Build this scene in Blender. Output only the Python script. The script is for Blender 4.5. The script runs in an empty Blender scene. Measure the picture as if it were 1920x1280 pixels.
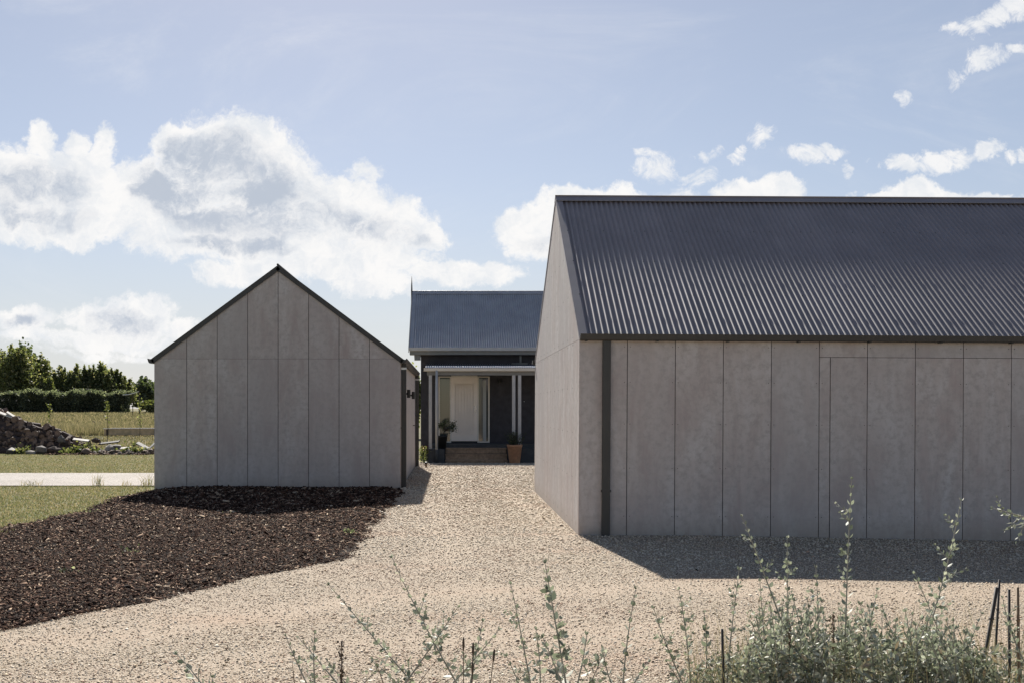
import bpy, math, random
import numpy as np
from mathutils import Vector, Matrix

random.seed(7)
RNG = np.random.default_rng(11)
SC = bpy.context.scene
COL = SC.collection
F = 1920.0; VX = 847.0; VY = 765.0; EYE = 1.59

def XZ(px, py, Y):
    return (px - VX) * Y / F, EYE - (py - VY) * Y / F

# ------------------------------------------------------------------ terrain
def lerp(x, xs, ys):
    return float(np.interp(x, xs, ys))
def ground_z(X, Y):
    z = lerp(Y, [0, 36, 50, 112, 220, 600], [0, 0, .25, 1.13, 1.22, 1.25])
    k = lerp(X, [-6, -3], [0, 1])
    dip = lerp(Y, [28, 32.5, 60], [0, -.16, -.16])
    z = z * (1 - k) + dip * k
    if X > 3 and Y < 25:
        z -= .017 * (min(X, 12) - 3)
    return z

# ------------------------------------------------------------------ mesh helpers
class MB:
    def __init__(s): s.v = []; s.f = []
    def add(s, vs, fs):
        n = len(s.v); s.v += [tuple(v) for v in vs]; s.f += [tuple(i + n for i in f) for f in fs]; return s
    def box(s, x0, x1, y0, y1, z0, z1):
        return s.add([(x0,y0,z0),(x1,y0,z0),(x1,y1,z0),(x0,y1,z0),(x0,y0,z1),(x1,y0,z1),(x1,y1,z1),(x0,y1,z1)],
            [(3,2,1,0),(4,5,6,7),(0,1,5,4),(1,2,6,5),(2,3,7,6),(3,0,4,7)])
    def obox(s, c, ax, ay, az):
        c = Vector(c); ax = Vector(ax); ay = Vector(ay); az = Vector(az)
        vs = [c+sx*ax+sy*ay+sz*az for sz in (-1,1) for sx,sy in ((-1,-1),(1,-1),(1,1),(-1,1))]
        return s.add(vs, [(3,2,1,0),(4,5,6,7),(0,1,5,4),(1,2,6,5),(2,3,7,6),(3,0,4,7)])
    def prism(s, poly, axis, a, b):
        # poly of 2d points; axis 'x': (y,z) extruded in x ; 'y': (x,z) extruded in y ; 'z': (x,y)
        def mk(p, t):
            return (t, p[0], p[1]) if axis == 'x' else ((p[0], t, p[1]) if axis == 'y' else (p[0], p[1], t))
        n = len(poly)
        vs = [mk(p, a) for p in poly] + [mk(p, b) for p in poly]
        fs = [tuple(range(n))[::-1], tuple(range(n, 2*n))] + [(i, (i+1) % n, (i+1) % n + n, i + n) for i in range(n)]
        return s.add(vs, fs)
    def tube(s, pts, r, n=8, cap=True):
        pts = [Vector(p) for p in pts]
        rs = r if isinstance(r, (list, tuple)) else [r]*len(pts)
        rings = []
        for i, p in enumerate(pts):
            d = (pts[min(i+1, len(pts)-1)] - pts[max(i-1, 0)]).normalized()
            up = Vector((0,0,1)) if abs(d.z) < .9 else Vector((1,0,0))
            a = d.cross(up).normalized(); b = d.cross(a).normalized()
            rings.append([p + rs[i]*(math.cos(2*math.pi*k/n)*a + math.sin(2*math.pi*k/n)*b) for k in range(n)])
        base = len(s.v)
        for ring in rings: s.v += [tuple(v) for v in ring]
        for i in range(len(pts)-1):
            for k in range(n):
                s.f.append((base+i*n+k, base+i*n+(k+1) % n, base+(i+1)*n+(k+1) % n, base+(i+1)*n+k))
        if cap:
            s.f.append(tuple(base+k for k in range(n))[::-1]); e = base+(len(pts)-1)*n
            s.f.append(tuple(e+k for k in range(n)))
        return s
    def lathe(s, c, prof, n=24):
        base = len(s.v)
        for r, z in prof:
            for k in range(n):
                a = 2*math.pi*k/n; s.v.append((c[0]+r*math.cos(a), c[1]+r*math.sin(a), c[2]+z))
        for i in range(len(prof)-1):
            for k in range(n):
                s.f.append((base+i*n+k, base+i*n+(k+1) % n, base+(i+1)*n+(k+1) % n, base+(i+1)*n+k))
        return s
    def build(s, name, mat, parent=None, smooth=False, bevel=0):
        me = bpy.data.meshes.new(name); me.from_pydata(s.v, [], s.f); me.validate()
        me.materials.append(mat); me.update()
        o = bpy.data.objects.new(name, me); COL.objects.link(o)
        if parent: o.parent = parent
        if smooth: me.polygons.foreach_set('use_smooth', [True]*len(me.polygons))
        if bevel:
            m = o.modifiers.new('bevel', 'BEVEL'); m.width = bevel; m.segments = 2; m.limit_method = 'ANGLE'
        return o

def build_multi(name, parts, parent=None):
    """one mesh out of several builders: [(builder, material, smooth)]"""
    mb = MB(); rng_ = []
    for b, m, sm_ in parts:
        k = len(mb.f); mb.add(b.v, b.f); rng_.append((k, len(mb.f)))
    me = bpy.data.meshes.new(name); me.from_pydata(mb.v, [], mb.f)
    for i, ((b, m, sm_), (a, e)) in enumerate(zip(parts, rng_)):
        me.materials.append(m)
        for q in range(a, e): me.polygons[q].material_index = i; me.polygons[q].use_smooth = sm_
    me.update(); o = bpy.data.objects.new(name, me); COL.objects.link(o)
    if parent: o.parent = parent
    return o

def scatter_mesh(name, mat, base_v, base_f, mats, pos, parent=None):
    """many small copies of one shape merged; mats (N,3,3), pos (N,3)"""
    bv = np.asarray(base_v, float); N = len(pos); nv = len(bv)
    if N == 0: return None
    V = (np.einsum('nij,vj->nvi', mats, bv) + pos[:, None, :]).reshape(-1, 3)
    loops = np.concatenate([np.array(f) for f in base_f]); lens = np.array([len(f) for f in base_f])
    L = (loops[None, :] + (np.arange(N)*nv)[:, None]).reshape(-1)
    tot = np.tile(lens, N); start = np.concatenate([[0], np.cumsum(tot)[:-1]])
    me = bpy.data.meshes.new(name)
    me.vertices.add(len(V)); me.vertices.foreach_set('co', V.astype(np.float32).ravel())
    me.loops.add(len(L)); me.loops.foreach_set('vertex_index', L.astype(np.int32))
    me.polygons.add(len(tot)); me.polygons.foreach_set('loop_start', start.astype(np.int32))
    me.update(calc_edges=True); me.validate()
    me.materials.append(mat)
    o = bpy.data.objects.new(name, me); COL.objects.link(o)
    if parent: o.parent = parent
    return o

def rot_mats(N, rng, tilt=None):
    """random rotations; tilt limits lean from flat"""
    yaw = rng.uniform(0, 2*np.pi, N)
    if tilt is None:
        q = rng.normal(size=(N, 4)); q /= np.linalg.norm(q, axis=1)[:, None]
        w, x, y, z = q.T
        return np.stack([np.stack([1-2*(y*y+z*z), 2*(x*y-z*w), 2*(x*z+y*w)], -1),
                         np.stack([2*(x*y+z*w), 1-2*(x*x+z*z), 2*(y*z-x*w)], -1),
                         np.stack([2*(x*z-y*w), 2*(y*z+x*w), 1-2*(x*x+y*y)], -1)], 1)
    a = rng.normal(0, tilt, N); b = rng.normal(0, tilt, N)
    def R(ax, t):
        c, s_ = np.cos(t), np.sin(t); o = np.zeros_like(t); l = np.ones_like(t)
        if ax == 'z': return np.stack([np.stack([c, -s_, o], -1), np.stack([s_, c, o], -1), np.stack([o, o, l], -1)], 1)
        if ax == 'x': return np.stack([np.stack([l, o, o], -1), np.stack([o, c, -s_], -1), np.stack([o, s_, c], -1)], 1)
        return np.stack([np.stack([c, o, s_], -1), np.stack([o, l, o], -1), np.stack([-s_, o, c], -1)], 1)
    return R('z', yaw) @ R('x', a) @ R('y', b)

def empty(name, loc=(0,0,0), label=None, cat=None, group=None):
    o = bpy.data.objects.new(name, None); COL.objects.link(o); o.location = loc; o.empty_display_size = .2
    return tag(o, label, cat, group)
def tag(o, label=None, cat=None, group=None, kind=None):
    if label: o['label'] = label
    if cat: o['category'] = cat
    if group: o['group'] = group
    if kind: o['kind'] = kind
    return o

# ------------------------------------------------------------------ materials
class NT:
    def __init__(s, name):
        s.m = bpy.data.materials.new(name); s.m.use_nodes = True; s.t = s.m.node_tree
        s.b = s.t.nodes['Principled BSDF']; s.out = s.t.nodes['Material Output']
    def n(s, ty, **kw):
        nd = s.t.nodes.new(ty)
        for k, v in kw.items():
            if k in nd.inputs.keys() if isinstance(k, str) else False: nd.inputs[k].default_value = v
            else: setattr(nd, k, v)
        return nd
    def l(s, a, b): s.t.links.new(a, b)
    def coord(s, kind='Object', scale=(1,1,1)):
        tc = s.n('ShaderNodeTexCoord'); mp = s.n('ShaderNodeMapping'); mp.inputs['Scale'].default_value = scale
        s.l(tc.outputs[kind], mp.inputs['Vector']); return mp.outputs[0]
    def noise(s, vec, scale, detail=4, rough=.55, dist=0):
        nd = s.n('ShaderNodeTexNoise'); nd.inputs['Scale'].default_value = scale; nd.inputs['Detail'].default_value = detail
        nd.inputs['Roughness'].default_value = rough; nd.inputs['Distortion'].default_value = dist
        if vec is not None: s.l(vec, nd.inputs['Vector'])
        return nd.outputs['Fac']
    def ramp(s, fac, stops, interp='LINEAR'):
        r = s.n('ShaderNodeValToRGB'); r.color_ramp.interpolation = interp
        e = r.color_ramp.elements
        while len(e) < len(stops): e.new(.5)
        for i, (p, c) in enumerate(stops):
            e[i].position = p; e[i].color = (*c, 1) if len(c) == 3 else c
        s.l(fac, r.inputs[0]); return r.outputs[0]
    def mix(s, fac, a, b, mode='MIX'):
        m = s.n('ShaderNodeMix', data_type='RGBA', blend_type=mode)
        for sock, val in ((m.inputs[0], fac), (m.inputs[6], a), (m.inputs[7], b)):
            if hasattr(val, 'is_linked'): s.l(val, sock)
            elif isinstance(val, (int, float)): sock.default_value = val
            else: sock.default_value = (*val, 1)
        return m.outputs[2]
    def math(s, op, a, b=0, clamp=False):
        m = s.n('ShaderNodeMath', operation=op); m.use_clamp = clamp
        for i, v in enumerate((a, b)):
            if hasattr(v, 'is_linked'): s.l(v, m.inputs[i])
            else: m.inputs[i].default_value = v
        return m.outputs[0]
    def bump(s, h, strength=.3, dist=.01):
        b = s.n('ShaderNodeBump'); b.inputs['Strength'].default_value = strength; b.inputs['Distance'].default_value = dist
        s.l(h, b.inputs['Height']); s.l(b.outputs[0], s.b.inputs['Normal']); return b
    def col(s, c):
        if hasattr(c, 'is_linked'): s.l(c, s.b.inputs['Base Color'])
        else: s.b.inputs['Base Color'].default_value = (*c, 1)
    def set(s, rough=None, metal=None, spec=None):
        if rough is not None: s.b.inputs['Roughness'].default_value = rough
        if metal is not None: s.b.inputs['Metallic'].default_value = metal
        if spec is not None: s.b.inputs['Specular IOR Level'].default_value = spec
        return s
    def island(s):
        return s.n('ShaderNodeNewGeometry').outputs['Random Per Island']

def simple(name, c, rough=.6, metal=0, var=.12, scale=8, bump=0, spec=.5):
    t = NT(name); v = t.coord()
    f = t.noise(v, scale, 5)
    lo = tuple(x*(1-var) for x in c); hi = tuple(min(1, x*(1+var)) for x in c)
    t.col(t.ramp(f, [(.3, lo), (.7, hi)])); t.set(rough, metal, spec)
    if bump: t.bump(t.noise(v, scale*8, 3), bump, .004)
    return t.m

def mat_panel(name, base=(.475,.428,.41)):
    t = NT(name); v = t.coord(); vs = t.coord(scale=(1,1,.35)); vt = t.coord(scale=(3,3,.25))
    isl = t.island()
    off = t.n('ShaderNodeVectorMath', operation='ADD'); cmb = t.n('ShaderNodeCombineXYZ'); t.l(t.math('MULTIPLY', isl, 37), cmb.inputs[0]); t.l(t.math('MULTIPLY', isl, 91), cmb.inputs[2])
    t.l(vs, off.inputs[0]); t.l(cmb.outputs[0], off.inputs[1]); big = t.noise(off.outputs[0], 2.6, 7, .66, .5); fine = t.noise(v, 60, 3, .6); streak = t.noise(vt, 3, 5, .6)
    mott = t.noise(v, 11, 6, .7)
    c1 = t.ramp(big, [(.36, (base[0]*.86, base[1]*.80, base[2]*.80)), (.5, base), (.64, (base[0]*1.12, base[1]*1.17, base[2]*1.2))])
    c2 = t.mix(t.ramp(mott, [(.46, (0,0,0)), (.62, (.8,.8,.8))]), c1, tuple(x*.78 for x in base))
    c3 = t.mix(t.ramp(streak, [(.5, (0,0,0)), (.75, (.3,.3,.3))]), c2, tuple(min(1, x*1.25) for x in base))
    c4 = t.mix(t.ramp(isl, [(0, (.5,.5,.5)), (1, (0,0,0))]), c3, (base[0]*.82, base[1]*.86, base[2]*.9))
    dots = t.noise(v, 130, 1, .5)
    c5 = t.mix(t.ramp(dots, [(.70, (0,0,0)), (.76, (.5,.5,.5))]), c4, (.16,.14,.13))
    sz_ = t.n('ShaderNodeSeparateXYZ'); t.l(v, sz_.inputs[0])
    foot = t.math('SUBTRACT', t.math('ADD', .16, t.math('MULTIPLY', t.noise(v, 6, 5, .7), .22)), sz_.outputs[2])
    c5 = t.mix(t.ramp(foot, [(0, (0,0,0)), (.25, (.42,.42,.42))]), c5, (.30,.245,.19))
    t.col(c5); t.set(.82, 0, .3); t.bump(fine, .15, .002); return t.m

def mat_metal(name, c, rough=.38, metal=.0, spec=.5, laps=False):
    t = NT(name); v = t.coord(); vs = t.coord(scale=(1,.25,.25))
    f = t.noise(v, 1.7, 4); g = t.noise(vs, 14, 4, .6)
    col = t.ramp(f, [(.3, tuple(x*.88 for x in c)), (.7, tuple(x*1.12 for x in c))])
    col = t.mix(t.ramp(g, [(.55, (0,0,0)), (.8, (.22,.22,.22))]), col, tuple(min(1, x*1.8+.02) for x in c))
    if laps:
        sx_ = t.n('ShaderNodeSeparateXYZ'); t.l(v, sx_.inputs[0]); fl = t.math('FLOOR', t.math('MULTIPLY', sx_.outputs[0], 1/.762))
        wn_ = t.n('ShaderNodeTexWhiteNoise', noise_dimensions='1D'); t.l(fl, wn_.inputs['W'])
        col = t.mix(t.ramp(wn_.outputs[0], [(0, (0,0,0)), (1, (.28,.28,.28))]), col, tuple(x*.55 for x in c))
        t.bump(t.noise(v, 1.2, 2, .5), .12, .02)
    t.col(col); t.set(rough, metal, spec)
    r = t.ramp(g, [(.3, (rough*.85,)*3), (.7, (rough*1.25,)*3)]); t.l(r, t.b.inputs['Roughness'])
    return t.m

def mat_gravel(name):
    t = NT(name); v = t.coord()
    def vor(sc):
        n = t.n('ShaderNodeTexVoronoi'); n.inputs['Scale'].default_value = sc; t.l(v, n.inputs['Vector']); return n
    a = vor(75); b = vor(130)
    stops = [(0, (.18,.135,.10)), (.2, (.32,.26,.19)), (.45, (.41,.345,.26)), (.7, (.46,.40,.32)), (.88, (.56,.49,.41)), (1, (.29,.18,.13))]
    sep = t.n('ShaderNodeSeparateColor'); t.l(a.outputs['Color'], sep.inputs[0])
    c = t.ramp(sep.outputs[0], stops)
    sep2 = t.n('ShaderNodeSeparateColor'); t.l(b.outputs['Color'], sep2.inputs[0])
    c2 = t.ramp(sep2.outputs[1], stops); c = t.mix(.45, c, c2)
    lay = t.noise(v, .55, 4, .6, .4)
    vs = t.coord(scale=(.35, 1.1, 1)); trk = t.noise(vs, 1.1, 5, .6)
    c = t.mix(t.ramp(trk, [(.52, (0,0,0)), (.68, (.5,.5,.5))]), c, (.40,.27,.19))
    c = t.mix(t.ramp(lay, [(.45, (0,0,0)), (.7, (.3,.3,.3))]), c, (.37,.32,.24))
    wa_ = t.n('ShaderNodeAttribute', attribute_name='wear'); fines = t.noise(v, 160, 4, .7)
    wf = t.math('MULTIPLY', wa_.outputs['Fac'], t.ramp(t.noise(v, 7, 5, .7), [(.3, (.35,.35,.35)), (.6, (1,1,1))]), True)
    fc = t.ramp(fines, [(.3, (.27,.195,.145)), (.55, (.385,.30,.225)), (.75, (.48,.41,.32))])
    gap = t.ramp(a.outputs['Distance'], [(.25, (1,1,1)), (.75, (.52,.49,.46))])
    c = t.mix(t.math('MULTIPLY', wf, .5), c, fc); gap = t.mix(t.math('MULTIPLY', wf, .6), gap, (.97,.96,.95))
    t.col(t.mix(1, c, gap, 'MULTIPLY')); t.set(.9, 0, .2)
    h = t.math('ADD', t.math('MULTIPLY', a.outputs['Distance'], -1), t.math('MULTIPLY', b.outputs['Distance'], -.5))
    t.bump(h, .8, .008); return t.m

def mat_island(name, stops, rough=.85, spec=.25, transl=None, bump=0, patch=None):
    t = NT(name); c = t.ramp(t.island(), stops)
    if patch:
        v = t.coord(); f = t.noise(v, patch[0], 4)
        c = t.mix(t.ramp(f, [(.42, (0,0,0)), (.65, (patch[2],)*3)]), c, patch[1])
    t.col(c); t.set(rough, 0, spec)
    if transl:
        tr = t.n('ShaderNodeBsdfTranslucent'); mx = t.n('ShaderNodeMixShader'); mx.inputs[0].default_value = transl[1]
        cc = t.mix(1, c, transl[0], 'MULTIPLY'); t.l(cc, tr.inputs[0])
        t.l(t.b.outputs[0], mx.inputs[1]); t.l(tr.outputs[0], mx.inputs[2]); t.l(mx.outputs[0], t.out.inputs[0])
    return t.m

def mat_ground(name, cs, sc=.35):
    t = NT(name); v = t.coord(); a = t.noise(v, sc, 5, .6, .3); b = t.noise(v, 9, 6, .75); d = t.noise(v, 70, 3, .7)
    c = t.ramp(a, [(.36, cs[0]), (.5, cs[1]), (.64, cs[2])])
    c = t.mix(t.ramp(b, [(.4, (0,0,0)), (.66, (.6,.6,.6))]), c, cs[3])
    c = t.mix(t.ramp(d, [(.38, (.65,)*3), (.62, (0,)*3)]), c, tuple(x*.45 for x in cs[1]))
    t.col(c); t.set(.95, 0, .1); t.bump(d, .9, .03); return t.m

M = {}
M['panel'] = mat_panel('fibre cement panel')
M['panel_pale'] = M['panel']
M['roof'] = mat_metal('charcoal corrugated steel', (.21,.18,.185), .47, 0, 1.0, laps=True)
M['trim'] = mat_metal('charcoal trim', (.040,.038,.036), .5)
M['backing'] = simple('black backing', (.012,.011,.011), .9)
M['edge'] = simple('grey galvanised', (.45,.45,.46), .35, .7)
M['hroof'] = mat_metal('blue grey corrugated steel', (.33,.335,.365), .55, 0, .3)
M['hwall'] = simple('charcoal painted brick', (.048,.046,.054), .8, 0, .25, 5, .3)
M['htrim'] = simple('grey painted timber', (.21,.205,.19), .55, 0, .1, 5)
M['hpost'] = simple('pale grey painted timber', (.50,.49,.48), .55, 0, .1, 5)
M['cream'] = simple('cream painted timber', (.68,.64,.57), .5, 0, .06, 4)
M['door'] = simple('pale door paint', (.86,.78,.70), .5, 0, .05, 3)
M['verandah'] = simple('weathered galvanised roofing', (.42,.43,.46), .4, .3, .15, 6)
M['plinth'] = simple('dark grey render', (.07,.073,.075), .85, 0, .2, 8)
M['timber'] = simple('weathered step timber', (.42,.29,.19), .75, 0, .3, 12, .3)
M['terracotta'] = simple('terracotta', (.52,.27,.15), .8, 0, .2, 9, .2)
M['blackpot'] = simple('dark glazed pot', (.02,.02,.022), .5)
M['footing'] = simple('earth stained footing', (.13,.10,.075), .9, 0, .35, 5, .4)
M['gravel'] = mat_gravel('crushed gravel')
M['stones'] = mat_island('loose stones', [(0, (.34,.26,.18)), (.12, (.47,.37,.25)), (.4, (.57,.48,.37)), (.66, (.63,.55,.44)), (.88, (.74,.66,.54)), (1, (.47,.30,.21))], patch=(.7, (.50,.35,.25), .45))
M['mulch'] = mat_ground('bark mulch base', [(.016,.011,.009), (.024,.016,.013), (.035,.022,.017), (.012,.009,.008)], .8)
M['chips'] = mat_island('bark chips', [(0, (.012,.008,.007)), (.3, (.030,.017,.013)), (.55, (.065,.034,.024)), (.76, (.125,.072,.050)), (.90, (.25,.165,.115)), (1, (.52,.41,.30))], .9, .06)
M['lawn'] = mat_ground('mown lawn', [(.21,.225,.12), (.29,.265,.16), (.36,.28,.19), (.19,.21,.11)], .6)
M['field'] = mat_ground('dry paddock', [(.15,.145,.08), (.20,.175,.105), (.24,.20,.125), (.12,.125,.065)], .08)
M['blade'] = mat_island('grass blades', [(0, (.11,.13,.06)), (.4, (.22,.235,.12)), (.7, (.34,.29,.18)), (1, (.46,.37,.25))], .8, .1, ((1.1,1.1,.8), .3))
M['dryblade'] = mat_island('dry grass blades', [(0, (.12,.125,.065)), (.5, (.24,.215,.13)), (1, (.44,.36,.25))], .8, .2, ((1.1,1.1,.8), .3))
M['concrete'] = mat_ground('concrete path', [(.50,.46,.42), (.56,.52,.48), (.60,.56,.52), (.47,.43,.39)], .5)
M['leaf_tree'] = mat_island('tree leaves', [(0, (.045,.056,.024)), (.5, (.09,.11,.048)), (.85, (.18,.19,.095)), (1, (.40,.36,.24))], .6, .35, ((1.7,1.7,1.0), .5))
M['leaf_dark'] = mat_island('dark evergreen leaves', [(0, (.04,.05,.03)), (.6, (.075,.09,.052)), (1, (.13,.145,.085))], .6, .3, ((1.3,1.5,.7), .3))
M['leaf_hedge'] = mat_island('hedge leaves', [(0, (.05,.058,.04)), (.6, (.095,.108,.07)), (1, (.26,.26,.19))], .7, .3, ((1.4,1.5,1.0), .55))
M['leaf_light'] = mat_island('light green leaves', [(0, (.055,.068,.03)), (.6, (.11,.125,.06)), (1, (.22,.21,.12))], .6, .3, ((1.4,1.5,.6), .4))
M['leaf_silver'] = mat_island('silver green leaves', [(0, (.12,.135,.105)), (.4, (.255,.275,.22)), (.75, (.42,.43,.355)), (1, (.68,.67,.58))], .55, .4, ((1.0,1.1,.85), .22))
M['leaf_under'] = mat_island('mixed undergrowth leaves', [(0, (.08,.09,.07)), (.4, (.21,.225,.18)), (.72, (.38,.39,.33)), (.86, (.30,.22,.16)), (1, (.60,.58,.50))], .7, .2, ((1.0,1.1,.8), .2))  # grey green to pale leaf tones with some brown, random per leaf
M['stem_silver'] = simple('silvery stems', (.27,.26,.22), .7)
M['stem_dry'] = simple('dry brown stems', (.16,.105,.065), .8)
M['seed'] = simple('dark seed heads', (.075,.052,.036), .8)
M['stake'] = simple('dark stake', (.045,.038,.034), .7)
M['bamboo'] = simple('bamboo cane', (.20,.13,.07), .6)
M['trunk'] = simple('tree bark', (.06,.048,.038), .9, 0, .3, 8, .5)
M['bark'] = simple('firewood bark', (.06,.038,.030), .9, 0, .45, 9, .6)
M['wood'] = simple('split firewood face', (.19,.125,.09), .85, 0, .5, 10, .3)
M['oldwood'] = simple('weathered grey board', (.46,.43,.39), .8, 0, .25, 8)
M['rock'] = simple('pale rubble stone', (.27,.245,.215), .9, 0, .3, 6, .5)
M['concretebit'] = simple('broken grey concrete', (.14,.125,.115), .9, 0, .3, 6, .5)
M['planter'] = simple('raised bed timber', (.55,.40,.24), .8, 0, .25, 6)
M['red'] = simple('red petals', (.22,.03,.03), .6)
M['black'] = simple('black fitting', (.012,.012,.012), .4)
M['chrome'] = simple('brushed steel', (.45,.44,.42), .3, .9)
M['white'] = simple('white line', (.75,.75,.72), .5)
g = NT('window glass'); g.b.inputs['Base Color'].default_value = (.05,.06,.06,1); g.set(.06, 0, .8); M['glass'] = g.m
cu = NT('pale curtain'); cu.col((.45,.47,.46)); cu.set(.7); M['curtain'] = cu.m
M['lens'] = simple('frosted lamp lens', (.55,.5,.4), .4)

# ------------------------------------------------------------------ ground sheets
def sheet(name, rows, xl, xr, ncol, mat, off, zf=ground_z, noise=0):
    v = []; f = []
    for i, Y in enumerate(rows):
        a, b = xl(Y), xr(Y)
        for j in range(ncol+1):
            X = a + (b-a)*j/ncol
            z = zf(X, Y) + off
            if noise and 0 < j < ncol: z += noise*math.sin(X*1.7+Y*.6)*math.cos(Y*1.1)*.5
            v.append((X, Y, z))
    n = ncol+1
    for i in range(len(rows)-1):
        for j in range(ncol):
            f.append((i*n+j, i*n+j+1, (i+1)*n+j+1, (i+1)*n+j))
    mb = MB(); mb.v = v; mb.f = f
    return mb.build(name, mat, smooth=True)

def frange(a, b, st):
    n = max(1, int(round((b-a)/st))); return [a+(b-a)*i/n for i in range(n+1)]
rows = frange(-10, 60, 1) + frange(62, 120, 4) + frange(140, 600, 40) + [900, 1500, 3000]
# lateral knots so the sheet follows every fold of ground_z
def ground_sheet():
    xs = [-3000, -600, -150, -60] + frange(-30, -7, 2) + [-6, -5, -4, -3, 0, 3, 4, 6, 8, 10, 12, 20, 60, 600, 3000]
    mb = MB(); n = len(xs)
    for Y in rows:
        for X in xs: mb.v.append((X, Y, ground_z(X, Y) - .012))
    for i in range(len(rows)-1):
        for j in range(n-1): mb.f.append((i*n+j, i*n+j+1, (i+1)*n+j+1, (i+1)*n+j))
    o = mb.build('ground', M['field'], smooth=True); return tag(o, 'dry grassy ground running out to the paddock', kind='structure')
ground_sheet()
o = sheet('lawn', frange(-6, 37.5, .75), lambda Y: -45, lambda Y: -2.9 if Y < 38 else -6, 60, M['lawn'], 0.0)
tag(o, 'patchy mown lawn beside the bark bed', kind='structure')

def wear(X, Y):
    c = np.interp(X, [-3, -1.05, .25, 2, 4.5], [6.7, 8.14, 8.9, 9.0, 8.85]); n_ = .25*math.sin(X*2.3)+.12*math.sin(X*5.1+Y)
    a = math.exp(-((Y-c+n_*.4)/.42)**2); b = .8*math.exp(-((Y-c+1.65+n_*.5)/.40)**2)
    up = .55*math.exp(-((X-(-.1)+.12*math.sin(Y*.9))/.28)**2)*(Y > 10) + .5*math.exp(-((X-1.15+.1*math.sin(Y*.7+1))/.22)**2)*(Y > 13.5)
    patch = .35*max(0, math.sin(X*1.7+math.sin(Y*1.3)*1.5)*math.sin(Y*1.1+X*.4))
    return max(0., min(1., max(a, b, up) + patch))
def gv_left(Y):
    if Y > 28.6: return -3.4
    if Y > 20.3: return -1.4
    return lerp(Y, [3, 9], [-9, -3])
def sheet_multi(name, rows, xl, xs_extra, mat, off):
    mb = MB(); n = len(xs_extra)+1
    for Y in rows:
        a = xl(Y)
        for X in [a] + [max(x, a + .01*(i+1)) for i, x in enumerate(xs_extra)]: mb.v.append((X, Y, ground_z(X, Y)+off))
    for i in range(len(rows)-1):
        for j in range(n-1): mb.f.append((i*n+j, i*n+j+1, (i+1)*n+j+1, (i+1)*n+j))
    return mb.build(name, mat, smooth=True)
o = sheet_multi('gravel_drive', frange(-8, 4, 1) + frange(4.1, 20, .12) + frange(20.3, 34.9, .4), gv_left, frange(-2.9, 7, .12) + [8, 10, 12, 18, 40], M['gravel'], .006)
at_ = o.data.attributes.new('wear', 'FLOAT', 'POINT'); at_.data.foreach_set('value', np.array([wear(v_.co.x, v_.co.y) for v_ in o.data.vertices], np.float32))
tag(o, 'crushed pale gravel drive between the two grey sheds', kind='structure')

MR = [(2.0,-9.0),(4.0,-7.0),(5.5,-4.3),(7.27,-3.2),(8.6,-2.42),(9.6,-1.86),(10.3,-1.45),(10.9,-1.14),(11.5,-1.06),(12.6,-1.12),(14.2,-1.08),(15.65,-1.05),(17.5,-1.03),(20.14,-1.0)]
def mu_r(Y): return lerp(Y, [a for a, b in MR], [b for a, b in MR]) + .05*math.sin(Y*3.1) + .03*math.sin(Y*7.7)
def mu_l(Y): return min(-5.75 + .12*math.sin(Y*1.3) + .05*math.sin(Y*4.1), mu_r(Y)-.1)
def mu_z(X, Y):
    e = min(X - mu_l(Y), mu_r(Y) - X)
    return ground_z(X, Y) + .012 + .035*min(1, max(0, e)/.35)
o = sheet('mulch_bed', frange(2.2, 20.16, .15), mu_l, mu_r, 34, M['mulch'], 0, mu_z, .015)
tag(o, 'dark bark mulch bed in front of the small gabled shed', kind='structure')
o = sheet('path', [20.9, 22.2, 23.6, 25.0], lambda Y: -45, lambda Y: -5.9, 20, M['concrete'], .02)
tag(o, 'pale concrete path crossing the lawn', kind='structure')
# path joints and edge tufts are added below

# ------------------------------------------------------------------ loose stones and bark chips
ICO = [(0,0,1),(.89,0,.45),(.28,.85,.45),(-.72,.53,.45),(-.72,-.53,.45),(.28,-.85,.45),(.72,.53,-.45),(-.28,.85,-.45),(-.89,0,-.45),(-.28,-.85,-.45),(.72,-.53,-.45)]
ICO_F = [(0,1,2),(0,2,3),(0,3,4),(0,4,5),(0,5,1),(1,6,2),(2,7,3),(3,8,4),(4,9,5),(5,10,1),(6,7,2),(7,8,3),(8,9,4),(9,10,5),(10,6,1)]
gz = np.vectorize(ground_z)
def in_view_pts(N, y0, y1, p=2.0, pad=.6):
    # denser near the camera: pdf ~ Y^-p per unit area inside the visible wedge
    u = RNG.uniform(size=N); a = 2 - p
    if abs(a) < 1e-6: Y = y0*(y1/y0)**u
    else: Y = (y0**a + u*(y1**a-y0**a))**(1/a)
    X = RNG.uniform(-.46, .575, N)*Y*1.03 + RNG.uniform(-pad, pad, N)*.3
    return X, Y
X, Y = in_view_pts(380000, 5.0, 33.0, 1.7)
mr = np.array([mu_r(y) for y in Y]); glft = np.array([gv_left(y) for y in Y])
keep = np.where(Y < 20.17, X > mr - .04*RNG.uniform(0,1,len(X)), X > -1.0)
keep &= ~((X > 1.57) & (Y > 12.79) & (Y < 19.6)) & ~((Y >= 20.17) & (Y < 28.45) & (X < -.99)) & (X < 12) & ~((Y > 32.9))
keep &= (X > -3.3)
keep &= RNG.uniform(0, 1, len(X)) > .5*np.array([wear(a_, b_) for a_, b_ in zip(X, Y)])
X, Y = X[keep], Y[keep]; N = len(X)
sz = RNG.lognormal(math.log(.0043), .36, N)*np.clip(Y/9, 1, 2.2)
mt = rot_mats(N, RNG, .5) * (sz[:, None]*RNG.uniform(.6, 1.5, (N, 3)) * np.array([1.15,1,.62]))[:, None, :]
o = scatter_mesh('gravel_stones', M['stones'], ICO, ICO_F, mt, np.stack([X, Y, gz(X, Y)+.006+sz*.25], 1))
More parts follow.
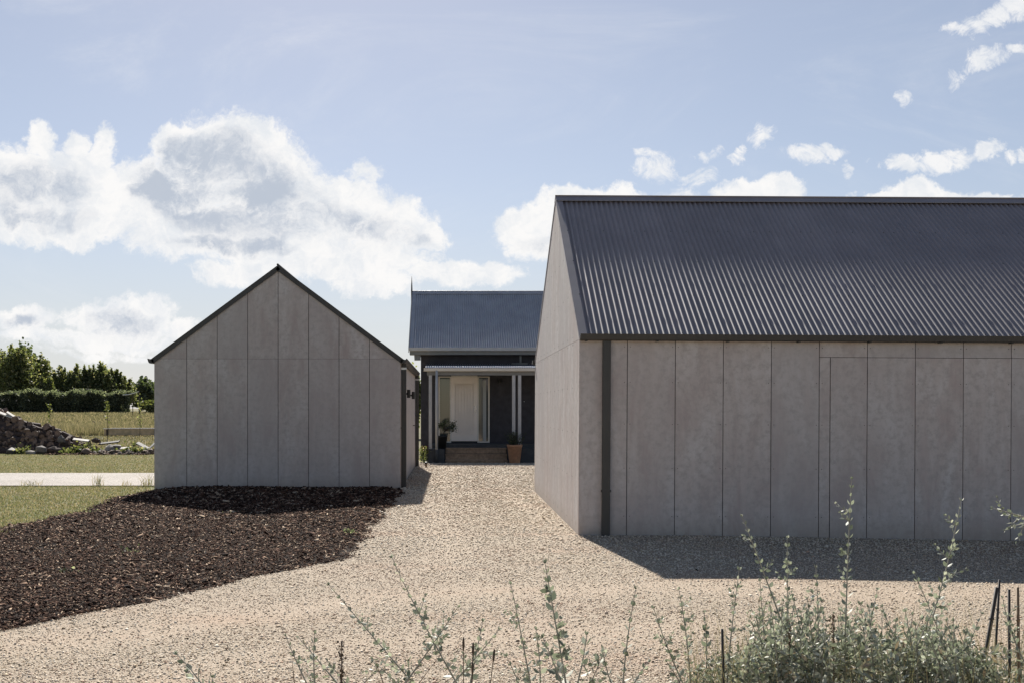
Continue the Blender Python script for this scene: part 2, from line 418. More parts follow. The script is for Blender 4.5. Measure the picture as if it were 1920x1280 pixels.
tag(o, 'loose pale gravel stones strewn over the drive', kind='stuff')

X, Y = in_view_pts(480000, 6.0, 20.15, 1.6)
ml = np.array([mu_l(y) for y in Y]); mr = np.array([mu_r(y) for y in Y])
keep = (X > ml - .06*np.abs(RNG.normal(size=len(X)))) & (X < mr + .05*np.abs(RNG.normal(size=len(X))))
X, Y = X[keep], Y[keep]; N = len(X)
s1 = RNG.lognormal(math.log(.0085), .48, N)*np.clip(Y/11, 1, 1.8)
scl = np.stack([s1, s1*RNG.uniform(.14,.5,N), s1*RNG.uniform(.08,.25,N)], 1)
mt = rot_mats(N, RNG, .38) * scl[:, None, :]
CH = [(-1,-.7,-1),(1,-1,-1),(.8,1,-1),(-.9,.8,-1),(-.9,-.8,1),(.8,-.7,1),(1,.8,1),(-1,.6,1)]
CHF = [(4,5,6,7),(0,1,5,4),(1,2,6,5),(2,3,7,6),(3,0,4,7)]
z = np.array([mu_z(x, y) + .015*math.sin(x*1.7+y*.6)*math.cos(y*1.1)*.5 for x, y in zip(X, Y)])
o = scatter_mesh('bark_chips', M['chips'], CH, CHF, mt, np.stack([X, Y, z+.003+s1*.22*np.abs(RNG.normal(size=N))], 1))
tag(o, 'loose bark chips covering the mulch bed', kind='stuff')

n = 300; X, Y = in_view_pts(n, 5.5, 26, 1.2); k = np.array([(mu_r(b)+.05 < a < 1.5) if b > 12.7 else (mu_r(b)+.05 < a) for a, b in zip(X, Y)]) & ((Y < 20) | (X > -.9)) & (X > -3)
X, Y = X[k], Y[k]; n = len(X); s1 = RNG.lognormal(math.log(.009), .35, n); scl = np.stack([s1, s1*RNG.uniform(.2,.7,n), s1*.2], 1)
tag(scatter_mesh('leaf_litter', M['chips'], CH, CHF, rot_mats(n, RNG, .4)*scl[:, None, :], np.stack([X, Y, gz(X, Y)+.014], 1)), 'stray bark chips and dead leaves dotted over the gravel', kind='stuff')

# ------------------------------------------------------------------ grass
def blades(name, mat, X, Y, Z, h, w, lean=.35, label=None, parent=None):
    N = len(X); yaw = RNG.uniform(0, 2*np.pi, N); lx = RNG.normal(0, lean, N)*h; ly = RNG.normal(0, lean, N)*h
    dx = np.cos(yaw)*w; dy = np.sin(yaw)*w
    V = np.zeros((N, 5, 3))
    V[:,0] = np.stack([X-dx, Y-dy, Z], 1); V[:,1] = np.stack([X+dx, Y+dy, Z], 1)
    V[:,2] = np.stack([X+dx*.8+lx*.3, Y+dy*.8+ly*.3, Z+h*.55], 1); V[:,3] = np.stack([X-dx*.8+lx*.3, Y-dy*.8+ly*.3, Z+h*.55], 1)
    V[:,4] = np.stack([X+lx, Y+ly, Z+h], 1)
    fs = [(0,1,2,3),(3,2,4)]
    loops = np.array([0,1,2,3,3,2,4]); L = (loops[None]+(np.arange(N)*5)[:,None]).ravel()
    tot = np.tile([4,3], N); st = np.concatenate([[0], np.cumsum(tot)[:-1]])
    me = bpy.data.meshes.new(name); me.vertices.add(N*5); me.vertices.foreach_set('co', V.astype(np.float32).ravel())
    me.loops.add(len(L)); me.loops.foreach_set('vertex_index', L.astype(np.int32))
    me.polygons.add(len(tot)); me.polygons.foreach_set('loop_start', st.astype(np.int32)); me.update(calc_edges=True); me.validate()
    me.materials.append(mat); o = bpy.data.objects.new(name, me); COL.objects.link(o)
    if parent: o.parent = parent
    if label: tag(o, label, kind='stuff')
    return o
N = 90000
Y = RNG.uniform(11, 37.5, N)**1.0; X = -RNG.uniform(.28, .46, N)*Y
k = (X < np.array([mu_l(y) for y in Y])+.03) & ~((Y > 20.95) & (Y < 24.95)) & ~((X > -5.95) & (Y > 20.1) & (Y < 28.5))
X, Y = X[k], Y[k]
blades('lawn_grass', M['blade'], X, Y, gz(X, Y), RNG.uniform(.012, .035, len(X)), RNG.uniform(.004,.008,len(X)), .5, 'short mown grass blades of the lawn')
N = 60000
Y = 37 + 76*RNG.uniform(0, 1, N)**1.5; X = -RNG.uniform(.27, .47, N)*Y
near = (Y < 50.5) & (X > -18.5)
blades('paddock_grass', M['dryblade'], X, Y, gz(X, Y)-.02, np.where(near, RNG.uniform(.02, .09, N), RNG.uniform(.05, .24, N)), RNG.uniform(.008,.03,N)*Y/45, .3, 'long dry grass of the paddock')
N = 4200
Y = RNG.uniform(50.5, 58, N); X = (RNG.normal(175, 42, N)-VX)*Y/F
blades('tall_weeds', M['dryblade'], X, Y, gz(X, Y)-.02, RNG.uniform(.25, .6, N), RNG.uniform(.006,.016,N), .22, 'pale tall weeds around the raised bed')

def tuft(name, x, y, h, n, r, label, cat='weed', mat='blade', group=None, w=.007):
    a = RNG.uniform(0, 2*np.pi, n); q = r*np.sqrt(RNG.uniform(0, 1, n))
    X = x+q*np.cos(a); Y = y+q*np.sin(a)
    o = blades(name, M[mat], X-x, Y-y, gz(X, Y)*0, RNG.uniform(.4, 1, n)*h, np.full(n, w), .45)
    o.location = (x, y, ground_z(x, y)); return tag(o, label, cat, group)

# ------------------------------------------------------------------ corrugated sheet
def corrugated(mb, o, xdir, sdir, ndir, w, l, pitch=.076, amp=.0085, spp=8):
    o = Vector(o); xd = Vector(xdir); sd = Vector(sdir).normalized(); nd = Vector(ndir).normalized()
    n = int(w/pitch*spp); base = len(mb.v)
    for i in range(n+1):
        x = w*i/n; h = amp*math.sin(2*math.pi*x/pitch)
        p = o + xd*x + nd*(h+amp)
        mb.v.append(tuple(p)); mb.v.append(tuple(p+sd*l))
    for i in range(n):
        a = base+2*i; mb.f.append((a, a+2, a+3, a+1))
    return n

# ------------------------------------------------------------------ big shed
BX, BY = 1.583, 12.8; BR, BB = 15.87, 19.6; EZ, RZ = 2.46, 4.80
big = empty('gabled_garage', (BX, BY, 0), 'large shed clad in grey fibre cement panels with a dark corrugated roof', 'shed')
big.rotation_euler.y = .0058
LEN = 11.0
def L(X, Y, Z): return (X-BX, Y-BY, Z)
D = .012
prof = [(D, -.25), (D, EZ), (BR-BY, RZ-.01), (BB-BY-D, EZ), (BB-BY-D, -.25)]
MB().prism(prof, 'x', D, LEN).build('wall', M['backing'], big)
GAP = .0045
cl = MB()
joints = [0.003] + [.6*k for k in range(1, 19)]
DL, DT = 4.72-BX, 2.243
for a, b in zip(joints[:-1], joints[1:]):
    if b <= DL: cl.box(a+GAP, b-GAP, 0, .009, -.02, EZ)
    elif a < DL: cl.box(a+GAP, DL-GAP, 0, .009, -.02, EZ) if False else None
for a, b in zip(joints[:-1], joints[1:]):
    if a < DL < b:
        cl.box(a+GAP, DL-GAP, 0, .009, -.02, DT); cl.box(a+GAP, b-GAP, 0, .009, DT+.006, EZ)
    elif a > DL and a < DL+3: cl.box(a+GAP, b-GAP, 0, .009, DT+.006, EZ)
    elif a > DL: cl.box(a+GAP, b-GAP, 0, .009, -.02, EZ)
# gable end panels (face the drive)
def zt(y):   # underside of roof over local y
    return EZ + (RZ-EZ)*y/(BR-BY) if y < BR-BY else EZ + (RZ-EZ)*(BB-BY-y)/(BB-BR)
js = [.003, .70] + [.70+.6*k for k in range(1, 11)] + [BB-BY-.003]
for a, b in zip(js[:-1], js[1:]):
    g_ = .0035
    cl.prism([(a+g_, -.02), (b-g_, -.02), (b-g_, EZ-.012), (a+g_, EZ-.012)], 'x', 0, .009)
    pts = [(a+g_, EZ-.008), (b-g_, EZ-.008), (b-g_, zt(b))]
    if a < BR-BY < b: pts.append((BR-BY, RZ))
    pts.append((a+g_, zt(a)))
    if zt(b) - EZ < .02: pts = pts[:2] + pts[3:]
    if zt(a) - EZ < .02: pts = pts[:-1]
    if len(pts) >= 3: cl.prism(pts, 'x', 0, .009)
dr = MB()
for a, b in zip(joints[:-1], joints[1:]):
    if a < DL < b: dr.box(DL+GAP, b-GAP, -.003, .008, -.03, DT)
    elif DL < a < DL+3: dr.box(a+GAP, b-GAP, -.003, .008, -.03, DT)
d_ = dr.build('door', M['panel'], big); d_['label'] = 'concealed panel door flush with the wall'
MB().box(.01, LEN, .02, .10, -.6, -.022).build('footing', M['footing'], big)
sc_ = MB()
for a in joints[1:10]:
    for zz in (.25, .85, 1.4, 1.92, 2.36):
        for s_ in (-.035, .035): sc_.tube([(a+s_, -.0055, zz), (a+s_, .004, zz)], .005, 6)
for a in js[1:-1]:
    for zz in (.12, .7, 1.28, 1.86, 2.42, 2.52, 3.1, 3.7, 4.3):
        if zz < zt(a)-.05:
            for s_ in (-.03, .03): sc_.tube([(-.0015, a+s_, zz), (.004, a+s_, zz)], .006, 6)
build_multi('cladding', [(cl, M['panel'], False), (sc_, M['trim'], False)], big)
ov = .06
sl = Vector((0, BR-BY, RZ-EZ)).normalized(); nn = Vector((0, -sl.z, sl.y))
rl = math.hypot(BR-BY, RZ-EZ) + ov
rf = MB()
o0 = Vector((.06, 0, EZ)) - sl*ov + nn*.012
corrugated(rf, o0, (1,0,0), sl, nn, LEN-.06, rl-.03, spp=12, amp=.0125)
sb = Vector((0, -(BB-BR), RZ-EZ)).normalized(); nb = Vector((0, sb.z, -sb.y)) * -1
nb = Vector((0, sb.z, -sb.y)); nb = nb if nb.z > 0 else -nb
corrugated(rf, Vector((.06, BB-BY, EZ)) - sb*ov + nb*.012, (1,0,0), sb, nb, LEN-.06, math.hypot(BB-BR, RZ-EZ)+ov-.03, spp=4)
rs = MB()
for row, (t, st) in enumerate([(.14, 2), (1.05, 4), (1.95, 4), (2.85, 4)]):
    for i in range(0, 130, st):
        x = .019 + .076*(i + (0 if row == 0 else [0,1,0,2][(i//4) % 4] - 1 if st == 4 else 0)) + .06
        if x < .2: continue
        p = o0 + Vector((x-.06, 0, 0)) + sl*t + nn*.025
        rs.tube([p, p+nn*.006], .0075, 6)
for t in (1.05, 1.95, 2.85):
    p = o0 + Vector((.03, 0, 0)) + sl*t + nn*.03
    rs.tube([p, p+nn*.008], .008, 6)
rfo = build_multi('roof', [(rf, M['roof'], True), (rs, M['trim'], False)], big)
# verge capping along the gable
vg = MB()
pA = Vector((0, 0, EZ)) - sl*(ov+.005) + nn*.042; pB = pA + sl*(rl)
vg.obox((pA+pB)/2 + Vector((.045, 0, 0)), (.05, 0, 0), sl*(rl/2), nn*.003)
vg.obox((pA+pB)/2 + Vector((-.006, 0, 0)) - nn*.018, (.0015, 0, 0), sl*(rl/2), nn*.0215)
pA = Vector((0, BB-BY, EZ)) - sb*ov + nb*.034; lb = math.hypot(BB-BR, RZ-EZ)+ov
pB = pA + sb*lb
vg.obox((pA+pB)/2 + Vector((.045, 0, 0)), (.05, 0, 0), sb*(lb/2), nb*.003)
vg.obox((pA+pB)/2 + Vector((-.006, 0, 0)) - nb*.018, (.0015, 0, 0), sb*(lb/2), nb*.0215)
vg.build('verge_cap', M['roof'], big)
rc = MB()
for s_, n_ in ((sl, nn), (sb, nb)):
    top = Vector((0, BR-BY, RZ+.075))
    c = top - s_*.075 + Vector((LEN/2-.008, 0, 0)); rc.obox(c - n_*.004, (LEN/2, 0, 0), s_*.078, n_*.0025)
rc.tube([(-.008, BR-BY, RZ+.078), (LEN, BR-BY, RZ+.078)], .012, 8)
rc.build('ridge_cap', M['roof'], big)
MB().obox(Vector((LEN/2, BR-BY, RZ+.0775)) - sl*.155 - nn*.0075, (LEN/2, 0, 0), sl*.004, nn*.003).build('ridge_cap_edge', M['edge'], rfo)
def quad_gutter(mb, x0, x1, y, z, w=.105, h=.085):
    """front quad gutter running in x; outer face at y-w"""
    pr = [(y, z-h+.012), (y-w+.03, z-h), (y-w+.012, z-h+.012), (y-w, z-.018), (y-w-.004, z), (y-w+.008, z), (y-w+.012, z-.02), (y-.003, z-.02)]
    mb.prism(pr, 'x', x0, x1)
gt = MB(); quad_gutter(gt, .0, LEN, -.012, EZ+.052, .10, .082)
gb = MB()
for x in [.075 + .88*k for k in range(9)]: gb.obox((x, -.07, EZ-.034), (.014,0,0), (0,.04,0), (0,0,.005))
build_multi('gutter', [(gt, M['trim'], False), (gb, M['trim'], False)], big)
gt = MB(); gt.prism([(BB-BY, EZ-.03), (BB-BY+.1, EZ-.03), (BB-BY+.1, EZ+.05), (BB-BY, EZ+.05)], 'x', -.05, LEN); gt.build('gutter', M['trim'], big)
dp = MB().box(.285, .385, -.064, -.006, -.02, EZ-.02).build('downpipe', M['trim'], big, bevel=.006)
MB().box(.275, .395, -.067, -.004, .55, .58).build('pipe_clip', M['trim'], dp)

# ------------------------------------------------------------------ small shed
SX0, SX1, SY0, SY1 = -5.86, -1.01, 20.17, 28.45; SR = -3.42; SE, SRZ = 2.535, 4.33
sm = empty('gabled_shed', (SR, SY0, 0), 'smaller shed showing its grey panelled gable behind the bark bed', 'shed')
def zs(x):
    return SE + (SRZ-SE)*(1 - abs(x-SR)/((SR-SX0) if x < SR else (SX1-SR)))
def SP(pts): return [(x-SR, z) for x, z in pts]
MB().prism(SP([(SX0+D, -.3), (SX1-D, -.3), (SX1-D, SE), (SR, SRZ-.01), (SX0+D, SE)]), 'y', D, SY1-SY0-D).build('wall', M['backing'], sm)
cl = MB()
J = [SX0+.002] + [SR+.6*k for k in (-3,-2,-1,0,1,2,3)] + [SX1-.002]
for a, b in zip(J[:-1], J[1:]):
    g_ = .005
    cl.prism(SP([(a+g_, -.05), (b-g_, -.05), (b-g_, 2.563), (a+g_, 2.563)][:4] if True else []), 'y', 0, .009)
    lo = 2.567
    if a < SX0+.1: pts = [(a+.04, lo), (b-g_, lo), (b-g_, zs(b))]
    elif b > SX1-.1: pts = [(a+g_, lo), (b-.04, lo), (a+g_, zs(a))]
    else: pts = [(a+g_, lo), (b-g_, lo), (b-g_, zs(b)), (a+g_, zs(a))]
    cl.prism(SP(pts), 'y', 0, .009)
ys = [.003] + [.6*k for k in range(1, 14)] + [SY1-SY0-.003]
DY0, DY1 = 5.4, 6.6
for a, b in zip(ys[:-1], ys[1:]):
    if a > DY0-.01 and b < DY1+.01:
        cl.box(SX1-SR-.009, SX1-SR, a+.003, b-.003, 2.2, SE); continue
    cl.box(SX1-SR-.009, SX1-SR, a+.003, b-.003, -.05, SE)
    cl.box(SX0-SR, SX0-SR+.009, a+.003, b-.003, -.05, SE)
cl.build('cladding', M['panel'], sm)
dd = MB(); dd.box(SX1-SR-.009, SX1-SR+.002, DY0+.003, DY0+.6-.003, -.03, 2.192); dd.box(SX1-SR-.009, SX1-SR+.002, DY0+.6, DY1-.003, -.03, 2.192)
d_ = dd.build('door', M['panel'], sm)
MB().box(SX1-SR, SX1-SR+.05, 6.35, 6.375, 1.14, 1.16).box(SX1-SR+.04, SX1-SR+.055, 6.35, 6.47, 1.14, 1.16).build('handle', M['black'], d_)
# roof
hw = SR-SX0
rf = MB(); H = SRZ-SE
for sgn, half in ((-1, SR-SX0), (1, SX1-SR)):
    s_ = Vector((-sgn*half, 0, H)).normalized(); n_ = Vector((sgn*H, 0, half)).normalized()
    corrugated(rf, Vector((sgn*half, -.02, SE)) - s_*.05 + n_*.012, (0,1,0), s_, n_, SY1-SY0+.04, math.hypot(half, H)+.05, spp=6)
rfo = rf.build('roof', M['roof'], sm, smooth=True)
vg = MB()
for sgn, half in ((-1, SR-SX0), (1, SX1-SR)):
    s_ = Vector((-sgn*half, 0, H)).normalized(); n_ = Vector((sgn*H, 0, half)).normalized()
    ln = math.hypot(half, H)+.05
    a = Vector((sgn*half, 0, SE)) - s_*.05; b = a + s_*(ln+.03)
    vg.obox((a+b)/2 + Vector((0, -.026, 0)) + n_*.005, (0, .004, 0), s_*(ln/2+.012), n_*.046)
    vg.obox((a+b)/2 + Vector((0, .04, 0)) + n_*.052, (0, .07, 0), s_*(ln/2+.012), n_*.003)
    vg.obox((a+b)/2 + Vector((0, -.0315, 0)) + n_*.0415, (0, .0018, 0), s_*(ln/2+.012), n_*.0085)
vg.build('verge_cap', M['trim'], sm)
MB().tube([(0, -.05, SRZ+.075), (0, SY1-SY0+.03, SRZ+.075)], .022, 8).build('ridge_cap', M['trim'], sm)
def gut_y(mb, x, sgn, y0, y1, z, w=.12, h=.10):
    pr = [(x, z-h+.01), (x+sgn*(w-.04), z-h+.005), (x+sgn*(w-.015), z-h+.03), (x+sgn*w, z-.02), (x+sgn*(w+.006), z), (x+sgn*(w-.012), z), (x+sgn*(w-.016), z-.02), (x, z-.02)]
    mb.prism(pr, 'y', y0, y1)
gm = MB(); gut_y(gm, SX1-SR+.004, 1, -.03, SY1-SY0+.03, 2.57); gm.build('gutter', M['trim'], sm)
gm = MB(); gut_y(gm, SX0-SR-.004, -1, -.03, SY1-SY0+.03, 2.57); gm.build('gutter', M['trim'], sm)
for y in (.19, 7.95):
    d_ = MB().box(SX1-SR+.008, SX1-SR+.108, y-.04, y+.04, -.05, 2.48).build('downpipe', M['trim'], sm, bevel=.006)
    MB().box(SX1-SR+.002, SX1-SR+.114, y-.045, y+.045, 2.36, 2.40).build('pipe_clip', M['edge'], d_)
for y in (1.85, 4.5):
    l_ = MB(); cx = SX1-SR+.085
    l_.lathe((cx, y, 1.82), [(.0,0),(.036,0),(.038,.004),(.038,.171),(.036,.175),(0,.175)], 16)
    w_ = l_.build('wall_light', M['black'], sm, smooth=False)
    MB().box(SX1-SR+.001, cx-.034, y-.014, y+.014, 1.885, 1.925).box(SX1-SR+.001, SX1-SR+.012, y-.035, y+.035, 1.85, 1.96).build('bracket', M['black'], w_)
MB().box(SX1-SR+.001, SX1-SR+.03, .04, .055, 1.2, 1.215).build('hook', M['black'], sm)

# ------------------------------------------------------------------ house
HX0, HX1 = -1.057, 9.0; HY = 35.0
hs = empty('brick_house', (0, HY, -.16), 'dark house with blue grey corrugated roof and verandah between the sheds', 'house')
def HZ(z): return z + .16
w = MB()
HRY, HRZ, HEZ = 37.4, 5.80, 3.60
w.prism([(0, -.1), (0, HZ(3.56)), (HRY-HY, HZ(HRZ)-.1), (4.8, HZ(3.56)), (4.8, -.1)], 'x', HX0, HX1)
w.build('wall', M['hwall'], hs)
s_ = Vector((0, HRY-34.55, HRZ-HEZ)).normalized(); n_ = Vector((0, -s_.z, s_.y)); ln = math.hypot(HRY-34.55, HRZ-HEZ)
rf = MB(); corrugated(rf, (-1.34, 34.55-HY, HZ(HEZ)), (1,0,0), s_, n_, HX1+1.34, ln-.04, spp=8, amp=.014)
s2 = Vector((0, -s_.y, s_.z)); n2 = Vector((0, s_.z, s_.y))
corrugated(rf, (-1.34, 2*HRY-34.55-HY, HZ(HEZ)), (1,0,0), s2, n2, HX1+1.34, ln-.04, spp=4)
rfo = rf.build('roof', M['hroof'], hs, smooth=True)
rc = MB()
for a_, b_ in ((s_, n_), (s2, n2)):
    rc.obox(Vector(((HX1-1.43)/2, HRY-HY, HZ(HRZ)+.045)) - a_*.09, ((HX1+1.43)/2, 0, 0), a_*.092, b_*.004)
    mid = Vector((-1.37, HRY-HY, HZ(HRZ)+.025)) - a_*(ln/2); rc.obox(mid, (.07, 0, 0), a_*(ln/2), b_*.004)
rc.tube([(-1.43, HRY-HY, HZ(HRZ)+.05), (HX1, HRY-HY, HZ(HRZ)+.05)], .02, 8)
rc.build('ridge_cap', M['hroof'], rfo)
fn = MB().tube([(-1.46, HRY-HY, HZ(5.2)), (-1.46, HRY-HY, HZ(5.85)), (-1.46, HRY-HY, HZ(6.05)), (-1.46, HRY-HY, HZ(6.4))], [.028, .03, .024, .004], 8)
fn.build('finial', M['plinth'], rfo)
bb = MB()
for a_, b_ in ((s_, n_), (s2, n2)):
    mid = Vector((-1.452, HRY-HY, HZ(HRZ)-.06)) - a_*(ln/2); bb.obox(mid, (.012, 0, 0), a_*(ln/2), b_*.09)
bb.box(-1.25, -1.06, -.36, -.12, HZ(3.22), HZ(3.45))
bb.build('barge_board', M['htrim'], hs)
gt = MB(); quad_gutter(gt, -1.46, HX1, 34.56-HY, HZ(HEZ)+.03, .11, .11); gt.build('gutter', M['hpost'], hs)
MB().box(-1.42, HX1, 34.56-HY, 34.60-HY, HZ(3.40), HZ(3.58)).box(-1.42, HX1, 34.60-HY, -.002, HZ(3.40), HZ(3.42)).build('fascia', M['htrim'], hs)
x, _ = XZ(976, 0, 34.7)
dp = MB().tube([(x, -.25, HZ(3.42)), (x, -.25, HZ(3.12))], .038, 10); dp.tube([(x-.3, -.25, HZ(3.10)), (x+.25, -.25, HZ(3.10))], .03, 8)
dp.build('downpipe', M['htrim'], hs, smooth=True)
# verandah
VYF = 33.0
vr = MB(); vs = Vector((0, 2.0, .19)).normalized(); vn = Vector((0, -vs.z, vs.y))
corrugated(vr, (-.86, VYF-HY-.03, HZ(2.885)), (1,0,0), vs, vn, HX1+.86, 2.02, spp=8, amp=.011)
v_ = vr.build('verandah_roof', M['verandah'], hs, smooth=True)
sm_ = v_.modifiers.new('solid', 'SOLIDIFY'); sm_.thickness = .004
gt = MB(); quad_gutter(gt, -.90, HX1, VYF-HY+.0, HZ(2.885), .11, .10); gt.build('verandah_gutter', M['cream'], hs)
MB().box(-.80, HX1, VYF-HY+.02, VYF-HY+.10, HZ(2.66), HZ(2.79)).box(-.80, -.74, VYF-HY+.10, -.002, HZ(2.68), HZ(2.80)).build('verandah_beam', M['htrim'], hs)
for px0, px1, zb in ((804, 810, .285), (960, 966, -.14), (971, 977, -.14)):
    a, _ = XZ(px0, 0, 33.1); b, _ = XZ(px1, 0, 33.1)
    MB().box(a, b, VYF-HY+.015, VYF-HY+.105, HZ(zb), HZ(2.66)).build('post', M['hpost'], hs, bevel=.006)
a, _ = XZ(818.7, 0, 32.9)
dp = MB().tube([(a, VYF-HY-.09, HZ(2.80)), (a, VYF-HY-.09, HZ(.27))], .042, 12).build('downpipe', M['hpost'], hs, smooth=True)
MB().tube([(a, VYF-HY-.09, HZ(.27)), (a, VYF-HY-.09, HZ(-.15))], .045, 12).build('pipe_foot', M['plinth'], dp, smooth=True)
MB().box(-.756, -.23, VYF-HY-.03, VYF-HY+.9, 0, HZ(.283)).build('plinth', M['plinth'], hs, bevel=.01)
MB().box(-.74, HX1, -.95, -.002, 0, HZ(.40)).box(1.83, HX1, VYF-HY, -.95, 0, HZ(.30)).build('deck', M['plinth'], hs)
st = MB()
for k, (zz, yy) in enumerate([(-.075, 33.02), (.10, 33.38), (.29, 33.72)]):
    st.box(-.2, 1.80, yy-HY+.02, yy-HY+.4, HZ(zz)-.18, HZ(zz)-.045)
    st.box(-.21, 1.81, yy-HY, yy-HY+.42, HZ(zz)-.04, HZ(zz))
st.build('steps', M['timber'], hs, bevel=.004)
def hb(mb, px0, px1, py0, py1, y0, y1, Yp=34.95):
    a, zt_ = XZ(px0, py0, Yp); b, zb_ = XZ(px1, py1, Yp); mb.box(a, b, y0, y1, HZ(zb_), HZ(zt_)); return mb
fr = MB()
for r in ((822,824.6,705,829),(843.6,846,705,829),(895.2,897.6,705,829),(915.4,918,705,829),(824.6,843.6,705,707),(897.6,915.4,705,707),(846,895.2,703.4,706),(824.6,843.6,826.5,829),(897.6,915.4,826.5,829)):
    hb(fr, *r, -.07, .0)
fr.build('door_frame', M['cream'], hs)
dr = MB(); hb(dr, 846.1, 895.1, 706.1, 826, -.022, -.005)
# raised stiles round a ribbed panel
for r in ((846.1,853.5,706.1,826),(887.5,895.1,706.1,826),(853.5,887.5,706.1,719),(853.5,887.5,814,826)): hb(dr, *r, -.074, -.020)
for k in range(6): hb(dr, 854.3+k*5.55, 858.6+k*5.55, 720, 813, -.060, -.020)
do = dr.build('door', M['door'], hs)
hd = MB(); hb(hd, 888.2, 893.2, 769, 770.4, -.11, -.10); hb(hd, 892, 893.4, 767.5, 772, -.10, -.06); hb(hd, 890.4, 893.6, 761.5, 765.5, -.085, -.06)
hd.build('handle', M['chrome'], do)
for nm, r in (('a', (824.6,843.6,707,826.5)), ('b', (897.6,915.4,707,826.5))):
    p = MB(); hb(p, *r, -.03, -.024); sl_ = p.build('sidelight', M['glass'], hs)
cu_ = MB(); hb(cu_, 905.5, 911.5, 712, 826, -.036, -.031)
for k in range(6): hb(cu_, 906+k*.9, 906.5+k*.9, 712+k, 826, -.040, -.036)
cu_.build('curtain', M['curtain'], sl_)
x, z = XZ(937, 713, 34.9)
wl = MB().lathe((x, -.10, HZ(z)-.09), [(0,0),(.05,.0),(.06,.05),(.045,.15),(0,.17)], 14); wl.box(x-.02, x+.02, -.10, .0, HZ(z)-.01, HZ(z)+.02)
wl.build('wall_lamp', M['black'], hs)
x, z = XZ(983, 752, 34.95); MB().box(x-.012, x+.012, -.012, -.001, HZ(z)-.012, HZ(z)+.012).build('door_bell', M['white'], hs)

# ------------------------------------------------------------------ leaves
LEAF = [(0,0,0),(.3,.17,.05),(.62,.16,.06),(1,0,0),(.62,-.16,.06),(.3,-.17,.05),(.5,0,-.02)]
LEAF_F = [(0,6,2,1),(6,3,2),(0,5,4,6),(6,4,3)]
QUAD = [(-.5,-.28,0),(.1,-.5,.08),(.55,.05,0),(.05,.45,-.06),(-.45,.3,.04)]
QUAD_F = [(0,1,2,3,4)]
def cloud_leaves(name, mat, pos, size, parent=None, shape=(QUAD, QUAD_F)):
    N = len(pos); mt = rot_mats(N, RNG)*(size*RNG.uniform(.6, 1.35, N))[:, None, None]
    return scatter_mesh(name, M[mat], shape[0], shape[1], mt, pos, parent)

def plume_tree(px, top, half, Y, label, mat='leaf_tree', n=2600, leaf=.26, plumes=13, name='tree', group='trees standing behind the hedge', seed=0, crown_base=.22):
    rg = np.random.default_rng(100+seed)
    X, ztop = XZ(px, top, Y); g0 = ground_z(X, Y); Ht = ztop-g0; R = half*Y/F
    t = empty(name, (X, Y, g0), label, 'tree', group)
    tr = MB(); tr.tube([(0,0,-.2), (.05,0,Ht*.25), (.0,.05,Ht*.5)], [.16, .12, .06], 8)
    P = []
    for k in range(plumes):
        a = rg.uniform(0, 2*math.pi); q = rg.uniform(0, 1)**.4*R*.95
        tip = Vector((q*math.cos(a), q*math.sin(a), Ht*(1-.30*(q/R)**2)*rg.uniform(.86, 1.0)))
        base = Vector((tip.x*.35, tip.y*.35, Ht*crown_base)); tr.tube([(0,0,Ht*.15), base, tip*.85+base*.1], [.07,.045,.012], 5, False)
        m = n//plumes; tt = rg.uniform(0, 1, m)**.75
        w_ = R*.34*np.sqrt(np.clip(1-tt, .02, 1))*(.45+.95*np.sin(np.pi*np.clip(tt*.8+.15,0,1)))
        c = np.array(base)[None]*(1-tt)[:, None] + np.array(tip)[None]*tt[:, None]
        c[:, :2] += rg.normal(0, 1, (m, 2))*w_[:, None]*.95; c[:, 2] += rg.normal(0, .14, m)
        P.append(c)
    tr.build('trunk', M['trunk'], t)
    cloud_leaves('crown', mat, np.concatenate(P), leaf, t); return t

def clump_tree(px, top, half, Y, label, mat, n, leaf, name='tree', group=None, seed=0, clumps=26, base=None, cat='tree', zb=.12, loc=None):
    rg = np.random.default_rng(500+seed)
    X, ztop = XZ(px, top, Y); g0 = ground_z(X, Y) if base is None else base; Ht = ztop-g0; R = half*Y/F
    t = empty(name, (X, Y, g0), label, cat, group)
    tr = MB(); tr.tube([(0,0,-.1), (0,0,Ht*.5)], [max(.02, R*.06), max(.01, R*.03)], 7)
    P = []
    for k in range(clumps):
        d = rg.normal(size=3); d /= np.linalg.norm(d); q = rg.uniform(.25, .8)
        c = d*np.array([R, R, Ht*(.5-zb/2)])*q + np.array([0, 0, Ht*(.5+zb/2)])
        tr.tube([(0,0,Ht*.3), tuple(c*np.array([.9,.9,1]))], [max(.008,R*.02), .005], 5, False)
        m = n//clumps; P.append(c[None] + rg.normal(0, 1, (m, 3))*np.array([R, R, Ht*.45])*.15)
    tr.build('trunk' if cat == 'tree' else 'stems', M['trunk'], t)
    cloud_leaves('crown' if cat == 'tree' else 'foliage', mat, np.concatenate(P), leaf, t); return t

